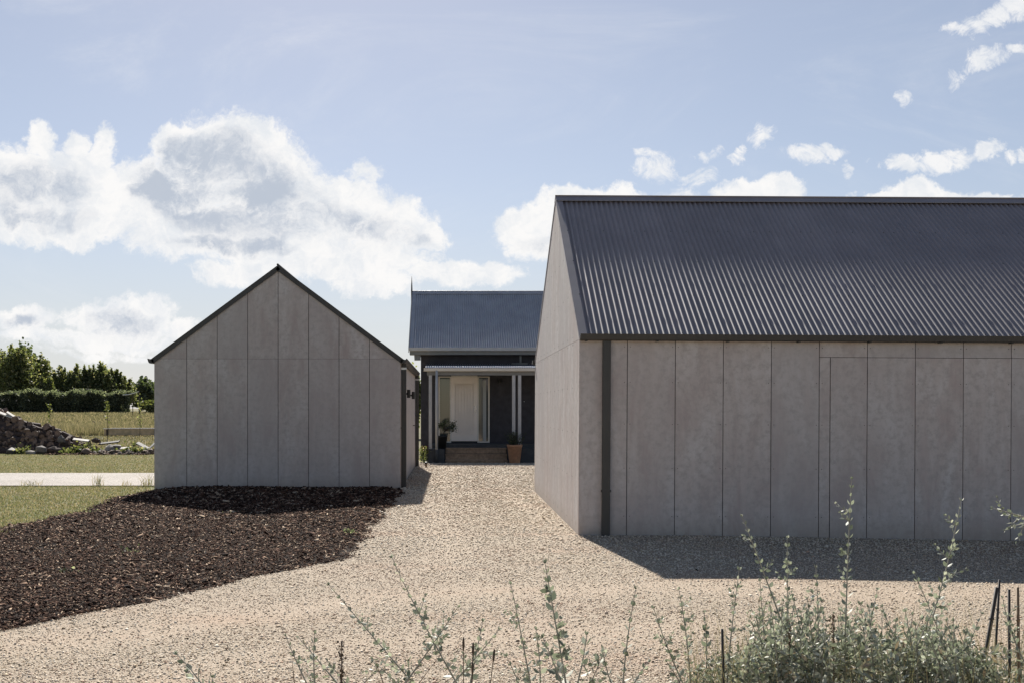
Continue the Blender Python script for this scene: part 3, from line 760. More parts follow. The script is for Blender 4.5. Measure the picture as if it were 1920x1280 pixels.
TL = [(-22,640,50,128,'leftmost of the tall leafy trees behind the hedge, cut by the picture edge'),(24,638,42,126,'tallest leafy tree behind the hedge above the firewood heap'),
      (62,650,34,130,'tall leafy tree behind the hedge, last before the gap'),(86,700,16,122,'low pale green tree filling the gap in the tree row'),
      (118,682,27,127,'short upright tree just past the gap in the row'),(151,679,29,126,'upright leafy tree, second past the gap in the row'),
      (185,676,28,127,'upright leafy tree, third past the gap in the row'),(214,684,25,126,'upright leafy tree, fourth past the gap in the row'),(236,700,17,128,'smallest upright tree at the shed end of the row')]
for i, (a, b, c, d, lb) in enumerate(TL):
    plume_tree(a, b, c, d, lb, 'leaf_light' if i == 3 else 'leaf_tree', n=8000 if i < 3 else 5500, leaf=.21, plumes=26 if i < 3 else 20, seed=i)
clump_tree(45, 646, 42, 145, 'dark rounded tree rising behind the tall leafy trees', 'leaf_dark', 4500, .45, seed=1, clumps=40)
clump_tree(88, 676, 9, 142, 'thin dark tree with an open top leaning over the gap', 'leaf_dark', 420, .35, seed=2, clumps=8)
clump_tree(266, 712, 26, 175, 'rounded dark tree beyond the hedge end beside the shed', 'leaf_dark', 4200, .5, seed=3, clumps=40, zb=0)
clump_tree(274, 704, 22, 330, 'far domed tree showing over the rounded tree beside the shed', 'leaf_dark', 3500, .9, seed=4, clumps=36, zb=0)
clump_tree(303, 716, 22, 300, 'far dark tree half hidden by the small shed', 'leaf_dark', 2500, .9, seed=6, clumps=30, zb=0)
clump_tree(783, 684, 12, 60, 'green tree glimpsed behind the gutter of the small shed', 'leaf_tree', 1500, .16, seed=5, clumps=18)
clump_tree(283, 747, 25, 108, 'light green round bush beside the small shed', 'leaf_light', 2600, .17, name='bush', cat='bush', seed=8, clumps=26, zb=0)
# hedge
def hedge():
    x0, _ = XZ(-60, 0, 112); x1, _ = XZ(250, 0, 112)
    t = empty('hedge', (x0, 112, ground_z(x0, 112)), 'long dark clipped hedge across the far side of the paddock', 'hedge')
    N = 48000; x = RNG.uniform(0, x1-x0, N)
    top = 2.15 + .16*np.sin(x*1.1)+.12*np.sin(x*2.7+1)+.1*np.sin(x*6.1); dep = 1.1+.25*np.sin(x*2.1)
    # leaves sit mostly in the outer skin
    u = RNG.uniform(0, 1, N); y = np.where(u < .55, -dep*np.abs(RNG.normal(1, .12, N)), RNG.uniform(-1, 1, N)*dep); z = np.where(u < .55, RNG.uniform(0, 1, N)**.9*top, top*np.abs(RNG.normal(1, .035, N)))
    y += .3*np.sin(x*1.4)+.25*np.sin(x*3.3+1)*np.sin(z*1.5); k9 = RNG.uniform(0, 1, N) < .12; z = np.where(k9, top+np.abs(RNG.normal(0, .16, N)), z); y = np.where(k9, RNG.normal(0, .6, N), y)
    cloud_leaves('foliage', 'leaf_hedge', np.stack([x, y, z-.1], 1), .13, t)
    mb = MB(); mb.box(0, x1-x0-1.2, -.5, .8, -.2, 1.3); mb.build('branches', M['trunk'], t)
hedge()

# ------------------------------------------------------------------ firewood heap and rubble
def log_mesh(kind, rg):
    mb = MB(); L_ = rg.uniform(.32, .5)
    if kind == 'round':
        n = 10; r = rg.uniform(.09, .15); pts = [(r*math.cos(2*math.pi*k/n)*rg.uniform(.9,1.08), r*math.sin(2*math.pi*k/n)*rg.uniform(.9,1.08)) for k in range(n)]
    else:
        r = rg.uniform(.13, .2); pts = [(0, -r*.5)] + [(r*math.sin(a)*.85, -r*.5+r*math.cos(a)) for a in (-.75,-.35,0,.35,.75)][::-1]
    me_v = [(-L_/2, p[0], p[1]) for p in pts] + [(L_/2, p[0]*.94, p[1]*.94) for p in pts]; n = len(pts)
    mb.add(me_v, [tuple(range(n))[::-1], tuple(range(n, 2*n))] + [(i, (i+1) % n, (i+1) % n+n, i+n) for i in range(n)])
    o = mb.build('log', M['bark'], None); me = o.data; me.materials.append(M['wood'])
    for i, p in enumerate(me.polygons):
        if i < 2 or (kind != 'round' and i in (2, n+1)): p.material_index = 1
    return o
def pile_top(px):   # height profile of the heap along the picture's x
    return lerp(px, [-60,0,20,45,60,78,100,118,140,165,180], [760,770,778,790,797,800,806,812,822,832,842])
rg = np.random.default_rng(42)
protos = [(log_mesh('round', rg), 'round') for _ in range(4)] + [(log_mesh('split', rg), 'split') for _ in range(5)]
LBL = {'round': 'round bark covered log in the heap of firewood at the lawn edge', 'split': 'split firewood billet with a pale face in the heap at the lawn edge'}
GRP = {'round': 'round logs heaped as firewood', 'split': 'split billets heaped as firewood'}
used = set(); cnt = 0
for px in np.arange(-28, 178, 3.1):
    for layer in range(9):
        Y = 36.3 + layer*.20 + rg.uniform(-.1, .1)
        X, ztop = XZ(px + rg.uniform(-4, 4), pile_top(px), Y)
        zz = .1 + layer*.17 + rg.uniform(-.04, .04)
        if zz > ztop - .02 or (layer > 0 and rg.uniform() < .08): continue
        pi = int(rg.integers(len(protos))); p, k = protos[pi]
        if pi not in used: o = p; used.add(pi)
        else: o = p.copy(); COL.objects.link(o)
        o.location = (X, Y, zz + ground_z(X, Y)); s_ = rg.uniform(.72, 1.12); o.scale = (s_,)*3
        o.rotation_euler = (rg.uniform(0, 6.28), rg.uniform(-.5, .5), rg.choice([0, 1.57]) + rg.uniform(-.7, .7))
        tag(o, LBL[k], 'log', GRP[k]); cnt += 1
print('logs', cnt)
core = MB()
vs_ = []
for px in range(-60, 181, 8):
    X, zt_ = XZ(px, pile_top(px)+10, 37.3); vs_.append((X, max(.02, zt_-.12)))
for (a, az), (b, bz) in zip(vs_[:-1], vs_[1:]): core.add([(a,36.6,0),(b,36.6,0),(b,37.2,bz),(a,37.2,az),(a,38.6,0),(b,38.6,0)], [(0,1,2,3),(3,2,5,4)])
tag(core.build('bark_debris', M['bark'], None), 'crumbled bark and dirt inside the firewood heap', kind='stuff')

def board(px, py, Y, ln, ang, tilt, mat, label, name='board', th=.02, wd=.09):
    X, Z = XZ(px, py, Y); o = MB().obox((0,0,0), (ln/2,0,0), (0,wd,0), (0,0,th)).build(name, M[mat], None, bevel=.004)
    o.location = (X, Y, Z); o.rotation_euler = (.3, tilt, ang); return tag(o, label, 'board')
board(8, 776, 37.4, .8, .1, .35, 'oldwood', 'pale weathered board on top of the firewood heap at the picture edge')
board(24, 779, 37.5, .5, .3, .6, 'oldwood', 'short grey plank lying on the peak of the firewood heap')
board(152, 824, 36.4, .55, .1, .12, 'oldwood', 'pale plank end sticking out of the low end of the heap')
board(205, 829, 36.7, .75, -.1, -.12, 'stake', 'dark flat offcut leaning over the rubble beside the heap')
board(225, 840, 36.2, .7, .2, -.06, 'oldwood', 'pale batten lying on the rubble between stones')
board(282, 838, 36.3, .6, .2, -.75, 'oldwood', 'slanted grey board leaning by the shed corner')
board(268, 835, 36.5, .5, -.2, .45, 'oldwood', 'whitish broken board beside the shed corner')
def rock(px, py, Y, s, mat, label, seed, name='rock', cat='rock', sz=(1,.8,.6)):
    rg = np.random.default_rng(seed); X, Z = XZ(px, py, Y)
    v = [tuple(np.array(p)*rg.uniform(.75, 1.2)*np.array(sz)*s) for p in ICO+[(0,0,-.8)]]
    f = ICO_F + [(11, 7, 6), (11, 8, 7), (11, 9, 8), (11, 10, 9), (11, 6, 10)]
    mb = MB().add(v, f); o = mb.build(name, M[mat], None, bevel=s*.08); o.location = (X, Y, Z); o.rotation_euler.z = rg.uniform(0, 6); return tag(o, label, cat)
rock(22, 848, 35.7, .30, 'stake', 'black charred stump block at the foot of the firewood heap', 1, 'stump', 'stump', (1,.8,.7))
rock(57, 848, 35.6, .22, 'rock', 'flat tan stone slab at the foot of the firewood heap', 2, sz=(1.4,.7,.5))
rock(78, 842, 35.7, .26, 'concretebit', 'pyramid shaped grey stone under the firewood heap', 3, sz=(1,.8,.75))
rock(102, 844, 35.7, .27, 'bark', 'squat brown block lying below the firewood heap', 4, sz=(1.2,.8,.55))
rock(115, 824, 36.2, .20, 'concretebit', 'blue grey broken block at the low end of the heap', 5, sz=(.9,.7,.9))
rock(186, 848, 35.8, .20, 'rock', 'pale low stone left of the rubble', 6, sz=(1.4,.8,.5))
rock(206, 841, 36.0, .24, 'rock', 'largest pale grey stone in the rubble before the raised bed', 7, sz=(1.1,.8,.75))
rock(218, 838, 36.2, .22, 'concretebit', 'dark triangular stone right of the largest pale stone', 8, sz=(1.2,.8,.6))
rock(180, 826, 36.4, .17, 'bark', 'brown chunk between the heap and the rubble', 9, sz=(1.2,.7,.7))
rock(270, 842, 36.2, .19, 'rock', 'whitish stone nearest the shed corner', 10, sz=(1.3,.8,.5))
rock(236, 850, 36.0, .13, 'concretebit', 'small dark stone at the front of the rubble', 11)
rb = RNG.uniform(0, 1, (900, 2)); Xr = (165-VX + rb[:,0]*128)*36/F; Yr = 35.2 + rb[:,1]*1.6
s_ = RNG.lognormal(math.log(.04), .5, 900); mt = rot_mats(900, RNG)*s_[:, None, None]*RNG.uniform(.6, 1.3, (900, 1, 3))
M['rubble'] = mat_island('reddish rubble', [(0, (.06,.045,.035)), (.5, (.17,.12,.09)), (.85, (.28,.22,.17)), (1, (.5,.45,.38))])
tag(scatter_mesh('rubble', M['rubble'], ICO, ICO_F, mt, np.stack([Xr, Yr, gz(Xr, Yr)+s_*.4], 1)), 'small stony rubble spilling onto the lawn', kind='stuff')
k_ = 2600; Xr = (100-VX+RNG.uniform(0, 1, k_)*190)*36/F; Yr = 35.0 + RNG.uniform(0, 1, k_)*2.2
mt = rot_mats(k_, RNG, .4)*(RNG.lognormal(math.log(.03), .4, k_)[:, None]*np.array([1,.6,.4]))[:, None, :]
tag(scatter_mesh('soil_crumbs', M['chips'], CH, CHF, mt, np.stack([Xr, Yr, gz(Xr, Yr)+.01], 1)), 'dark soil crumbs among the rubble', kind='stuff')
for i, (px, py, h, lb) in enumerate([(128,846,.3,'green weed clump at the foot of the heap'),(150,848,.42,'bushy green weed between the heap and the rubble'),(163,838,.5,'leafy weed growing through the rubble beside the heap'),(180,848,.25,'low green weed before the pale low stone'),(248,842,.5,'pale green weed among the rubble near the shed'),(262,848,.3,'low weed by the whitish stone nearest the shed'),(40,842,.4,'green weed beside the black stump'),(232,848,.25,'short weed in the middle of the rubble')]):
    X, _ = XZ(px, py, 35.8)
    rg2 = np.random.default_rng(i); n = 260; pos = np.stack([rg2.normal(0, .16, n), rg2.normal(0, .12, n), np.abs(rg2.normal(0, .5, n))*h*.6], 1)
    t = empty('weed', (X, 35.8, ground_z(X, 35.8)), lb, 'weed'); cloud_leaves('foliage', 'leaf_light' if i % 2 else 'leaf_tree', pos, .07, t)
    mb = MB()
    for k in range(6): mb.tube([(0,0,0), (rg2.normal(0,.1), rg2.normal(0,.08), h*.9)], [.006,.002], 4, False)
    mb.build('stems', M['stem_dry'], t)
# tufts on the path edge
for i, (px, py, h, n, r, lb) in enumerate([(57,907,.22,60,.22,'low weed spreading on the near path edge, farthest from the shed'),(184,905,.34,70,.12,'tallest grass tuft on the near edge of the path'),(237,905,.22,30,.1,'thin grass tuft on the path edge between the tall tuft and the shed'),(275,905,.36,70,.16,'grass tuft on the path edge touching the shed'),(12,1003,.1,70,.12,'small green tuft where the lawn meets the bark bed')]):
    Y = 20.95 if i < 4 else 12.9; X, _ = XZ(px, py, Y); tuft('weed', X, Y, h*.85, int(n*.6), r, lb, w=.005)
for i, (px, py, lb) in enumerate([(435,966,'pale green weed sprouting in the bark near the shed shadow'),(655,1003,'small green weed near the gravel edge of the bark bed'),(247,1042,'tiny green weed in the middle of the bark bed'),(120,1082,'low green sprout in the near part of the bark bed'),(170,965,'green sprig at the lawn side of the bark bed')]):
    Y = EYE*F/(py-VY); X, _ = XZ(px, py, Y); t = empty('weed', (X, Y, ground_z(X, Y)+.04), lb, 'weed')
    n = 30; pos = np.stack([RNG.normal(0,.06,n), RNG.normal(0,.05,n), np.abs(RNG.normal(0,.02,n))], 1); cloud_leaves('foliage', 'leaf_hedge', pos, .024, t)
# path joints: thin dark grout lines
# raised bed
X0, Z0 = XZ(195, 815, 50); X1, _ = XZ(300, 815, 50)
rbed = empty('raised_bed', (X0, 50, Z0), 'long low timber raised bed in the paddock', 'raised bed')
MB().box(0, X1-X0, 0, .04, 0, .29).box(0, X1-X0, 1.2, 1.24, 0, .29).box(0, .04, .04, 1.2, 0, .29).build('side_board', M['planter'], rbed)
MB().box(-.06, X1-X0, -.03, .12, .30, .335).box(-.06, X1-X0, 1.12, 1.27, .30, .335).build('top_rail', M['oldwood'], rbed)
for xx in (.12, 2.45): MB().box(xx, xx+.09, -.04, -.002, 0, .295).build('post', M['trunk'], rbed)
# saplings, pole, line
for i, (px, py0, py1, Y, lb) in enumerate([(93, 752, 806, 40, 'thin sapling standing just behind the firewood heap'),(201, 752, 830, 38, 'thin sapling between the heap and the raised bed'),(262, 752, 800, 49, 'leafy young sapling behind the raised bed')]):
    X, z1 = XZ(px, py0, Y); _, z0 = XZ(px, py1, Y); z0 = ground_z(X, Y)
    t = empty('sapling', (X, Y, z0), lb, 'sapling'); h = z1-z0
    MB().tube([(0,0,0), (.02,0,h*.5), (.01,0,h)], [.013,.010,.004], 6).tube([(0,0,h*.25),(.14,0,h*.8)], [.006,.002], 5).build('stem', M['trunk'], t)
    n = 90 if i == 2 else 60; lo = .3 if i == 2 else .55
    pos = np.stack([RNG.normal(0,.05,n), RNG.normal(0,.05,n), RNG.uniform(lo, 1.03, n)*h], 1); cloud_leaves('foliage', 'leaf_light' if i < 2 else 'leaf_tree', pos, .06, t)
Xp, zt_ = XZ(261, 732, 90); gp = ground_z(Xp, 90); cl_ = empty('line_pole', (Xp, 90, gp), 'slim pole carrying a white sagging line at the hedge end', 'pole')
MB().tube([(0,0,-.1), (0,0,zt_-gp)], .045, 8).build('pole', M['trunk'], cl_)
Xq, zq = XZ(230, 739.5, 90); MB().tube([(0,0,zt_-gp-.03), (-.45,0,zt_-gp-.2), (-.95,0,zq-gp+.03), (Xq-Xp,0,zq-gp)], .035, 6).build('line', M['white'], cl_)
Xp, zt_ = XZ(249, 737, 90); MB().tube([(Xp-cl_.location.x,0,-.1), (Xp-cl_.location.x,0,zt_-gp)], .035, 8).build('prop', M['trunk'], cl_)
Xp, zt_ = XZ(178, 786, 60); o = MB().tube([(0,0,0),(0,0,.32),(-.06,0,.38),(-.14,0,.38)], .025, 6).build('garden_tap', M['stake'], None); o.location = (Xp, 60, ground_z(Xp,60)+.05); tag(o, 'dark bent standpipe in the long grass', 'tap')

# ------------------------------------------------------------------ things by the house
def pot_plant(px, Y, base, label, kind):
    X, _ = XZ(px, 0, Y); t = empty('potted_plant', (X, Y, base), label, 'potted plant'); return t
t = pot_plant(965, 32.75, -.155, 'spiky green herb in a tall tapered terracotta pot beside the steps', 0)
MB().lathe((0,0,0), [(0,0),(.165,0),(.17,.01),(.232,.52),(.245,.53),(.248,.59),(.225,.59),(.215,.53),(0,.53)], 28).build('pot', M['terracotta'], t, smooth=True)
n = 900; a = RNG.uniform(0, 2*np.pi, n); q = np.sqrt(RNG.uniform(0,1,n)); hh = RNG.uniform(.2,.5,n)*(1-.25*q)
st = MB(); P = []
for k in range(46):
    aa = RNG.uniform(0, 6.28); qq = RNG.uniform(.0,.17); tip = Vector((math.cos(aa)*(qq*1.9+.03), math.sin(aa)*(qq*1.9+.03), .55+RNG.uniform(.22,.50)*(1-qq)))
    b_ = Vector((math.cos(aa)*qq*.8, math.sin(aa)*qq*.8, .53)); st.tube([b_, (b_+tip)/2+Vector((0,0,.05)), tip], [.005,.004,.002], 4, False)
    for u in np.linspace(.15, 1, 18): P.append(np.array(b_.lerp(tip, u)) + RNG.normal(0,.014,3))
st.build('stems', M['trunk'], t); cloud_leaves('foliage', 'leaf_dark', np.array(P), .05, t, (LEAF, LEAF_F))
t = pot_plant(829, 33.35, .283, 'small dark leaved tree in a black pot on the verandah plinth', 1)
MB().lathe((0,0,0), [(0,0),(.13,0),(.165,.38),(.175,.38),(.175,.42),(.155,.42),(.15,.38),(0,.38)], 24).build('pot', M['blackpot'], t, smooth=True)
st = MB().tube([(0,0,.36), (.05,0,.5), (.16,-.02,.66)], [.02,.016,.01], 6); P = []
for k in range(20):
    c = Vector((.19+RNG.normal(0,.17), RNG.normal(0,.12), .72+RNG.normal(0,.11))); c.z -= max(0, c.x-.3)*.5
    st.tube([(.1,0,.58), tuple(c)], [.008,.003], 4, False); P.append(np.array(c)[None]+RNG.normal(0,.05,(26,3)))
st.build('stems', M['trunk'], t); cloud_leaves('foliage', 'leaf_dark', np.concatenate(P), .062, t, (LEAF, LEAF_F))
X, _ = XZ(794, 0, 33.0); t = empty('flowering_plant', (X, 33.0, -.15), 'red flowering plant at the foot of the house corner', 'plant')
pos = np.stack([RNG.normal(0,.09,420), RNG.normal(0,.1,420), np.abs(RNG.uniform(0,.5,420))], 1); cloud_leaves('foliage', 'leaf_tree', pos, .07, t, (LEAF, LEAF_F))
pos = np.stack([RNG.normal(0,.1,24), RNG.normal(-.05,.08,24), RNG.uniform(.38,.54,24)], 1); cloud_leaves('flowers', 'red', pos, .045, t)
MB().tube([(0,0,0),(0,0,.4)], .012, 6).build('stems', M['trunk'], t)
X, _ = XZ(799, 0, 27.6); t = empty('bollard_light', (X, 27.6, 0), 'short dark bollard light in the gravel by the small shed', 'bollard light')
MB().lathe((0,0,0), [(.03,0),(.03,.1)], 14).build('post', M['bamboo'], t); MB().lathe((0,0,0), [(.03,.1),(.038,.102),(.038,.15),(0,.155)], 14).build('cap', M['black'], t)

# ------------------------------------------------------------------ foreground shrubs
def shoot(st, leaves, p0, p1, bend, rg, leafL=.03, node=.045, r0=.0035, side=.0, depth=0, lmin=.3):
    """a stem from p0 to p1 with opposite leaf pairs; leaves: list of (pos, dir, up, size)"""
    p0 = Vector(p0); p1 = Vector(p1); L_ = (p1-p0).length; mid = (p0+p1)/2 + Vector(bend)
    def at(t): return p0*(1-t)**2 + mid*2*t*(1-t) + p1*t*t
    n = max(4, int(L_/.05)); st.tube([at(i/n) for i in range(n+1)], [r0*(1-.7*i/n) for i in range(n+1)], 5, False)
    k = max(3, int(L_/node)); ph = rg.uniform(0, math.pi)
    for i in range(k+1):
        t = lmin + (1-lmin)*i/k; c = at(t); d = (at(min(1, t+.02))-at(t-.02)).normalized()
        ph += math.pi/2 + rg.normal(0, .25); s_ = leafL*1.12*(1-.5*t**2.2)*rg.uniform(.75, 1.2)
        a = d.cross(Vector((.3,1,.2))).normalized(); b = d.cross(a)
        for sg in (0, math.pi):
            rad = a*math.cos(ph+sg) + b*math.sin(ph+sg)
            ld = (rad*(.95-.5*t) + d*(.45+.75*t)).normalized() + Vector((0,0,-.1))
            leaves.append((c + rad*.002, ld, d, s_))
        if depth == 0 and side and rg.uniform() < side and .15 < t < .88:
            sg = rg.choice([0, math.pi]); rad = a*math.cos(ph+sg+1.57) + b*math.sin(ph+sg+1.57)
            ll = rg.uniform(.04, .12)*(1.15-t*.7)
            shoot(st, leaves, c, c + (rad*.85+d*.55).normalized()*ll, Vector((0,0,-.01)), rg, leafL*.72, .022, .0018, 0, 1, .15)
    c = at(1)
    for q in range(4):
        rad = Vector(rg.normal(size=3)).normalized(); leaves.append((c, (d+rad*.35).normalized(), rad, leafL*.38))
def build_leaves(name, mat, leaves, parent, rg):
    N = len(leaves); mt = np.zeros((N,3,3)); pos = np.zeros((N,3))
    for i, (c, d, u, s_) in enumerate(leaves):
        d = d.normalized(); sdir = d.cross(u + Vector(rg.normal(0, .35, 3)))
        if sdir.length < 1e-3: sdir = d.cross(Vector((.3,.5,.8)))
        sdir.normalize(); nn_ = d.cross(sdir)
        mt[i, :, 0] = d*s_; mt[i, :, 1] = sdir*s_*1.6; mt[i, :, 2] = nn_*s_; pos[i] = c
    return scatter_mesh(name, M[mat], LEAF, LEAF_F, mt, pos, parent)
def shrub(label, base_px, Y, shoots, group=None, seed=0, leaf=.03, name='silver_shrub', side=.3, cat='shrub'):
    rg = np.random.default_rng(900+seed); bx, _ = XZ(base_px, 0, Y); g0 = ground_z(bx, Y)
    t = empty(name, (bx, Y, g0), label, cat, group); st = MB(); lv = []
    for sh in shoots:
        tx, ty, bx_px, by_px = sh[:4]; dy = sh[4] if len(sh) > 4 else 0; lf = sh[5] if len(sh) > 5 else leaf
        x1, z1 = XZ(tx, ty, Y+dy); x0, z0 = XZ(bx_px, by_px, Y+dy*.6)
        p0 = Vector((x0-bx, dy*.6, z0-g0)); p1 = Vector((x1-bx, dy, z1-g0))
        shoot(st, lv, p0, p1, ((rg.normal(0,.015)), 0, rg.normal(0,.01)), rg, lf, .034, .0042, side, 0, .02)
        st.tube([(rg.normal(0,.03), rg.normal(0,.03), -.02), (p0*.55) + Vector((0,0,.02)), p0], [.006,.005,.0038], 5, False)
    st.build('stems', M['stem_silver'], t, smooth=True); build_leaves('foliage', 'leaf_silver', lv, t, rg); return t, g0, bx

G1 = 'silver-leaved shoots along the front'
shrub('silver shoots crossing in an X in front of the gravel', 850, 4.0, [(735,1045,868,1300),(617,1096,800,1310,.1),(858,1138,745,1300,-.1),(905,1165,880,1290,.1),(560,1195,640,1290,.2),(935,1180,820,1310,-.15),(700,1240,770,1310,.1)], G1, 1, .031, side=.4)
shrub('slim silver shoot left of the broad leaved one', 990, 4.3, [(958,1095,1000,1310),(1005,1180,1012,1310,.1),(950,1230,985,1310)], G1, 2, .030, side=.25)
shrub('broad leaved silver shoot standing alone in the gravel', 1065, 3.6, [(1022,1056,1066,1310),(1100,1190,1075,1310,.1),(1018,1195,1062,1310,-.1),(1130,1225,1085,1320,.05)], G1, 3, .040, side=.5)
shrub('upright thin silver shoot between the broad shoot and the big bush', 1165, 4.1, [(1192,1104,1166,1310),(1130,1215,1160,1310,.1),(1215,1240,1175,1310,.1)], G1, 4, .031, side=.2)
shrub('pair of thin silver shoots at the left of the big bush', 1300, 4.2, [(1226,1140,1290,1300,.1),(1273,1105,1296,1310),(1320,1148,1320,1310,.1),(1250,1240,1290,1310,-.1),(1345,1225,1330,1310,.15)], G1, 5, .030, side=.4)
shrub('small silver sprig low at the left of the gravel', 400, 3.7, [(332,1226,400,1320),(352,1258,395,1320,.05),(398,1270,410,1320)], G1, 6, .036, side=0)
shrub('short forked silver sprig beside the dark dock spike', 590, 4.0, [(536,1192,590,1310),(590,1188,594,1310,.05),(615,1238,680,1310),(700,1262,660,1310)], G1, 7, .030, side=.2)
shrub('silver sprig reaching in from the side by the bamboo canes', 1960, 3.9, [(1862,952,1975,985),(1900,985,1960,965,.05),(1880,1120,1950,1290,.1)], G1, 8, .026, side=.5)
# the big bush
rgb_ = np.random.default_rng(77)
SH = [(1392,968,1478,1200,0,.028),(1476,1008,1480,1290,.1,.028),(1530,1064,1532,1300,-.1,.028),(1597,898,1583,1300,0,.030),(1802,938,1700,1300,0,.030),(1386,1068,1362,1300,.1),(1645,1105,1600,1290,.2),(1715,1075,1800,1290,.2),(1760,1120,1690,1290,-.1),(1840,1150,1790,1300,.1),(1425,1090,1440,1290,0)]
for k in range(105):
    x = rgb_.uniform(1395, 1850); top = lerp(x, [1380,1440,1560,1700,1800,1860],[1200,1125,1120,1140,1165,1235]) + abs(rgb_.normal(0, 45))
    SH.append((x, top, x+rgb_.normal(0, 45), 1330, rgb_.uniform(-.3,.35), .031))
shrub('big silver-leaved bush massed in the near corner with tall upright spikes', 1620, 4.1, SH, None, 20, .028, 'silver_bush', .45, 'bush')
# lower undergrowth of the bush row
t = empty('undergrowth', (0, 0, 0), None, None); COL.objects.unlink(t); bpy.data.objects.remove(t)
n = 9000; cxs = RNG.uniform(1310, 1930, 150); cys = RNG.uniform(3.8, 4.7, 150); cw = RNG.integers(0, 150, n); px = cxs[cw]+RNG.normal(0, 11, n); Yd = cys[cw]+RNG.normal(0,.04,n)
top = np.interp(px, [1290,1400,1560,1700,1850,1930], [1262,1205,1180,1190,1215,1200]); py = top + RNG.exponential(45, 150)[cw] + RNG.exponential(55, n)
Xd = (px-VX)*Yd/F; Zd = EYE-(py-VY)*Yd/F; k = Zd > .02
pos = np.stack([Xd[k], Yd[k], Zd[k]], 1); N = len(pos)
mt = rot_mats(N, RNG)*(.033*RNG.uniform(.5, 1.25, N))[:, None, None]
tag(scatter_mesh('undergrowth', M['leaf_under'], LEAF, LEAF_F, mt, pos), 'tangled grey green and brown leaves under the silver bush', kind='stuff')
n = 1500; px = RNG.uniform(1300, 1925, n); Yd = RNG.uniform(3.8, 4.7, n)
blades('dry_stalks', M['dryblade'], (px-VX)*Yd/F, Yd, np.zeros(n), RNG.uniform(.45, .80, n), np.full(n, .0016), .13, 'dry grass stalks threading the silver bush')
# red brown dock spikes, plantain heads, stalks
def spike(px, py0, Y, label, mat='seed', n=90, hgt=.24):
    X, z1 = XZ(px, py0, Y); t = empty('dock_spike', (X, Y, 0), label, 'weed'); MB().tube([(.01,0,0),(0,0,z1)], [.0035,.002], 5).build('stem', M['stem_dry'], t)
    pos = np.stack([RNG.normal(0,.005,n), RNG.normal(0,.005,n), z1-RNG.uniform(0,hgt,n)], 1); cloud_leaves('seeds', mat, pos, .0085, t)
spike(640, 1202, 3.9, 'dark dock spike thick with seeds at the picture foot', n=150, hgt=.2)
spike(1562, 1150, 4.0, 'brown dock spike rising out of the big silver bush', 'stem_dry', 80, .14)
spike(1480, 1160, 4.0, 'brown seed spike at the left of the big silver bush', 'stem_dry', 60, .10)
for i, (px, py, bx, lb) in enumerate([(869,1204,869,'tallest plantain head of the dark group'),(887,1214,880,'leaning plantain head right of the tallest one'),(926,1226,903,'plantain head tilted away to the right of its group'),(886,1250,884,'shortest plantain head low in the dark group')]):
    Y = 3.8; x1, z1 = XZ(px, py, Y); x0, _ = XZ(bx, 0, Y); t = empty('plantain', (x0, Y, 0), lb, 'weed', 'plantain seed heads')
    dx = x1-x0; MB().tube([(0,0,0),(dx*.3,0,z1*.6),(dx,0,z1)], .0016, 5).build('stem', M['seed'], t)
    MB().tube([(dx*.93,0,z1-.03),(dx*.98,0,z1-.012),(dx*1.03,0,z1+.01),(dx*1.05,0,z1+.022)], [.002,.0048,.004,.001], 7).build('seed_head', M['seed'], t, smooth=True)
for i, (px, py, bx, lb) in enumerate([(548,1240,553,'single dry grass stalk left of the dock spike'),(703,1235,722,'dry curved grass blade before the X shaped shoots'),(829,1222,778,'long slanted dry seed stalk crossing the silver shoots')]):
    Y = 3.7; x1, z1 = XZ(px, py, Y); x0, z0 = XZ(bx, 1290, Y); o = MB().tube([(x0+(x0-x1)*1.0-x0,0,0),(0,0,z0),(x1-x0,0,z1)], [.0028,.0026,.0008], 5).build('grass_stalk', M['stem_dry'], None)
    o.location = (x0, Y, 0); tag(o, lb, 'grass')
# stakes
for i, (x1, y1, x0, y0, Y, r, mt_, lb) in enumerate([(1354,1178,1357,1290,4.0,.006,'stake','short dark stake standing alone left of the big bush'),(1869,1100,1838,1285,4.2,.0085,'stake','thick dark stake leaning by the bamboo canes'),(1874,1086,1863,1285,4.4,.0055,'stake','thinner leaning dark stake crossing the thick one'),(1892,1104,1893,1290,4.1,.006,'stake','upright dark cane between the leaning stakes and the bamboo'),(1908,1100,1911,1290,4.1,.0065,'bamboo','upright brown bamboo cane at the picture edge')]):
    a, z1 = XZ(x1, y1, Y); b, z0 = XZ(x0, y0, Y); gx = b + (b-a)*z0/(z1-z0)
    mb = MB(); mb.tube([(0,0,-.02), ((a-gx)*.5,0,z1*.5), (a-gx,0,z1)], [r*1.1, r, r*.9], 8)
    for q in (.35,.6,.85): mb.tube([((a-gx)*q-.0,0,z1*q-.004), ((a-gx)*q,0,z1*q+.004)], r*1.2, 8)
    o = mb.build('garden_stake', M[mt_], None, smooth=True); o.location = (gx, Y, ground_z(gx, Y)); tag(o, lb, 'stake')

# ------------------------------------------------------------------ camera
cam = bpy.data.cameras.new('camera'); co = bpy.data.objects.new('camera', cam); COL.objects.link(co); SC.camera = co
co.location = (0, 0, EYE); co.rotation_euler = (math.radians(90), 0, 0)
cam.lens = 36; cam.sensor_width = 36; cam.shift_x = (960-VX)/1920; cam.shift_y = (VY-640)/1920
cam.clip_start = .05; cam.clip_end = 6000

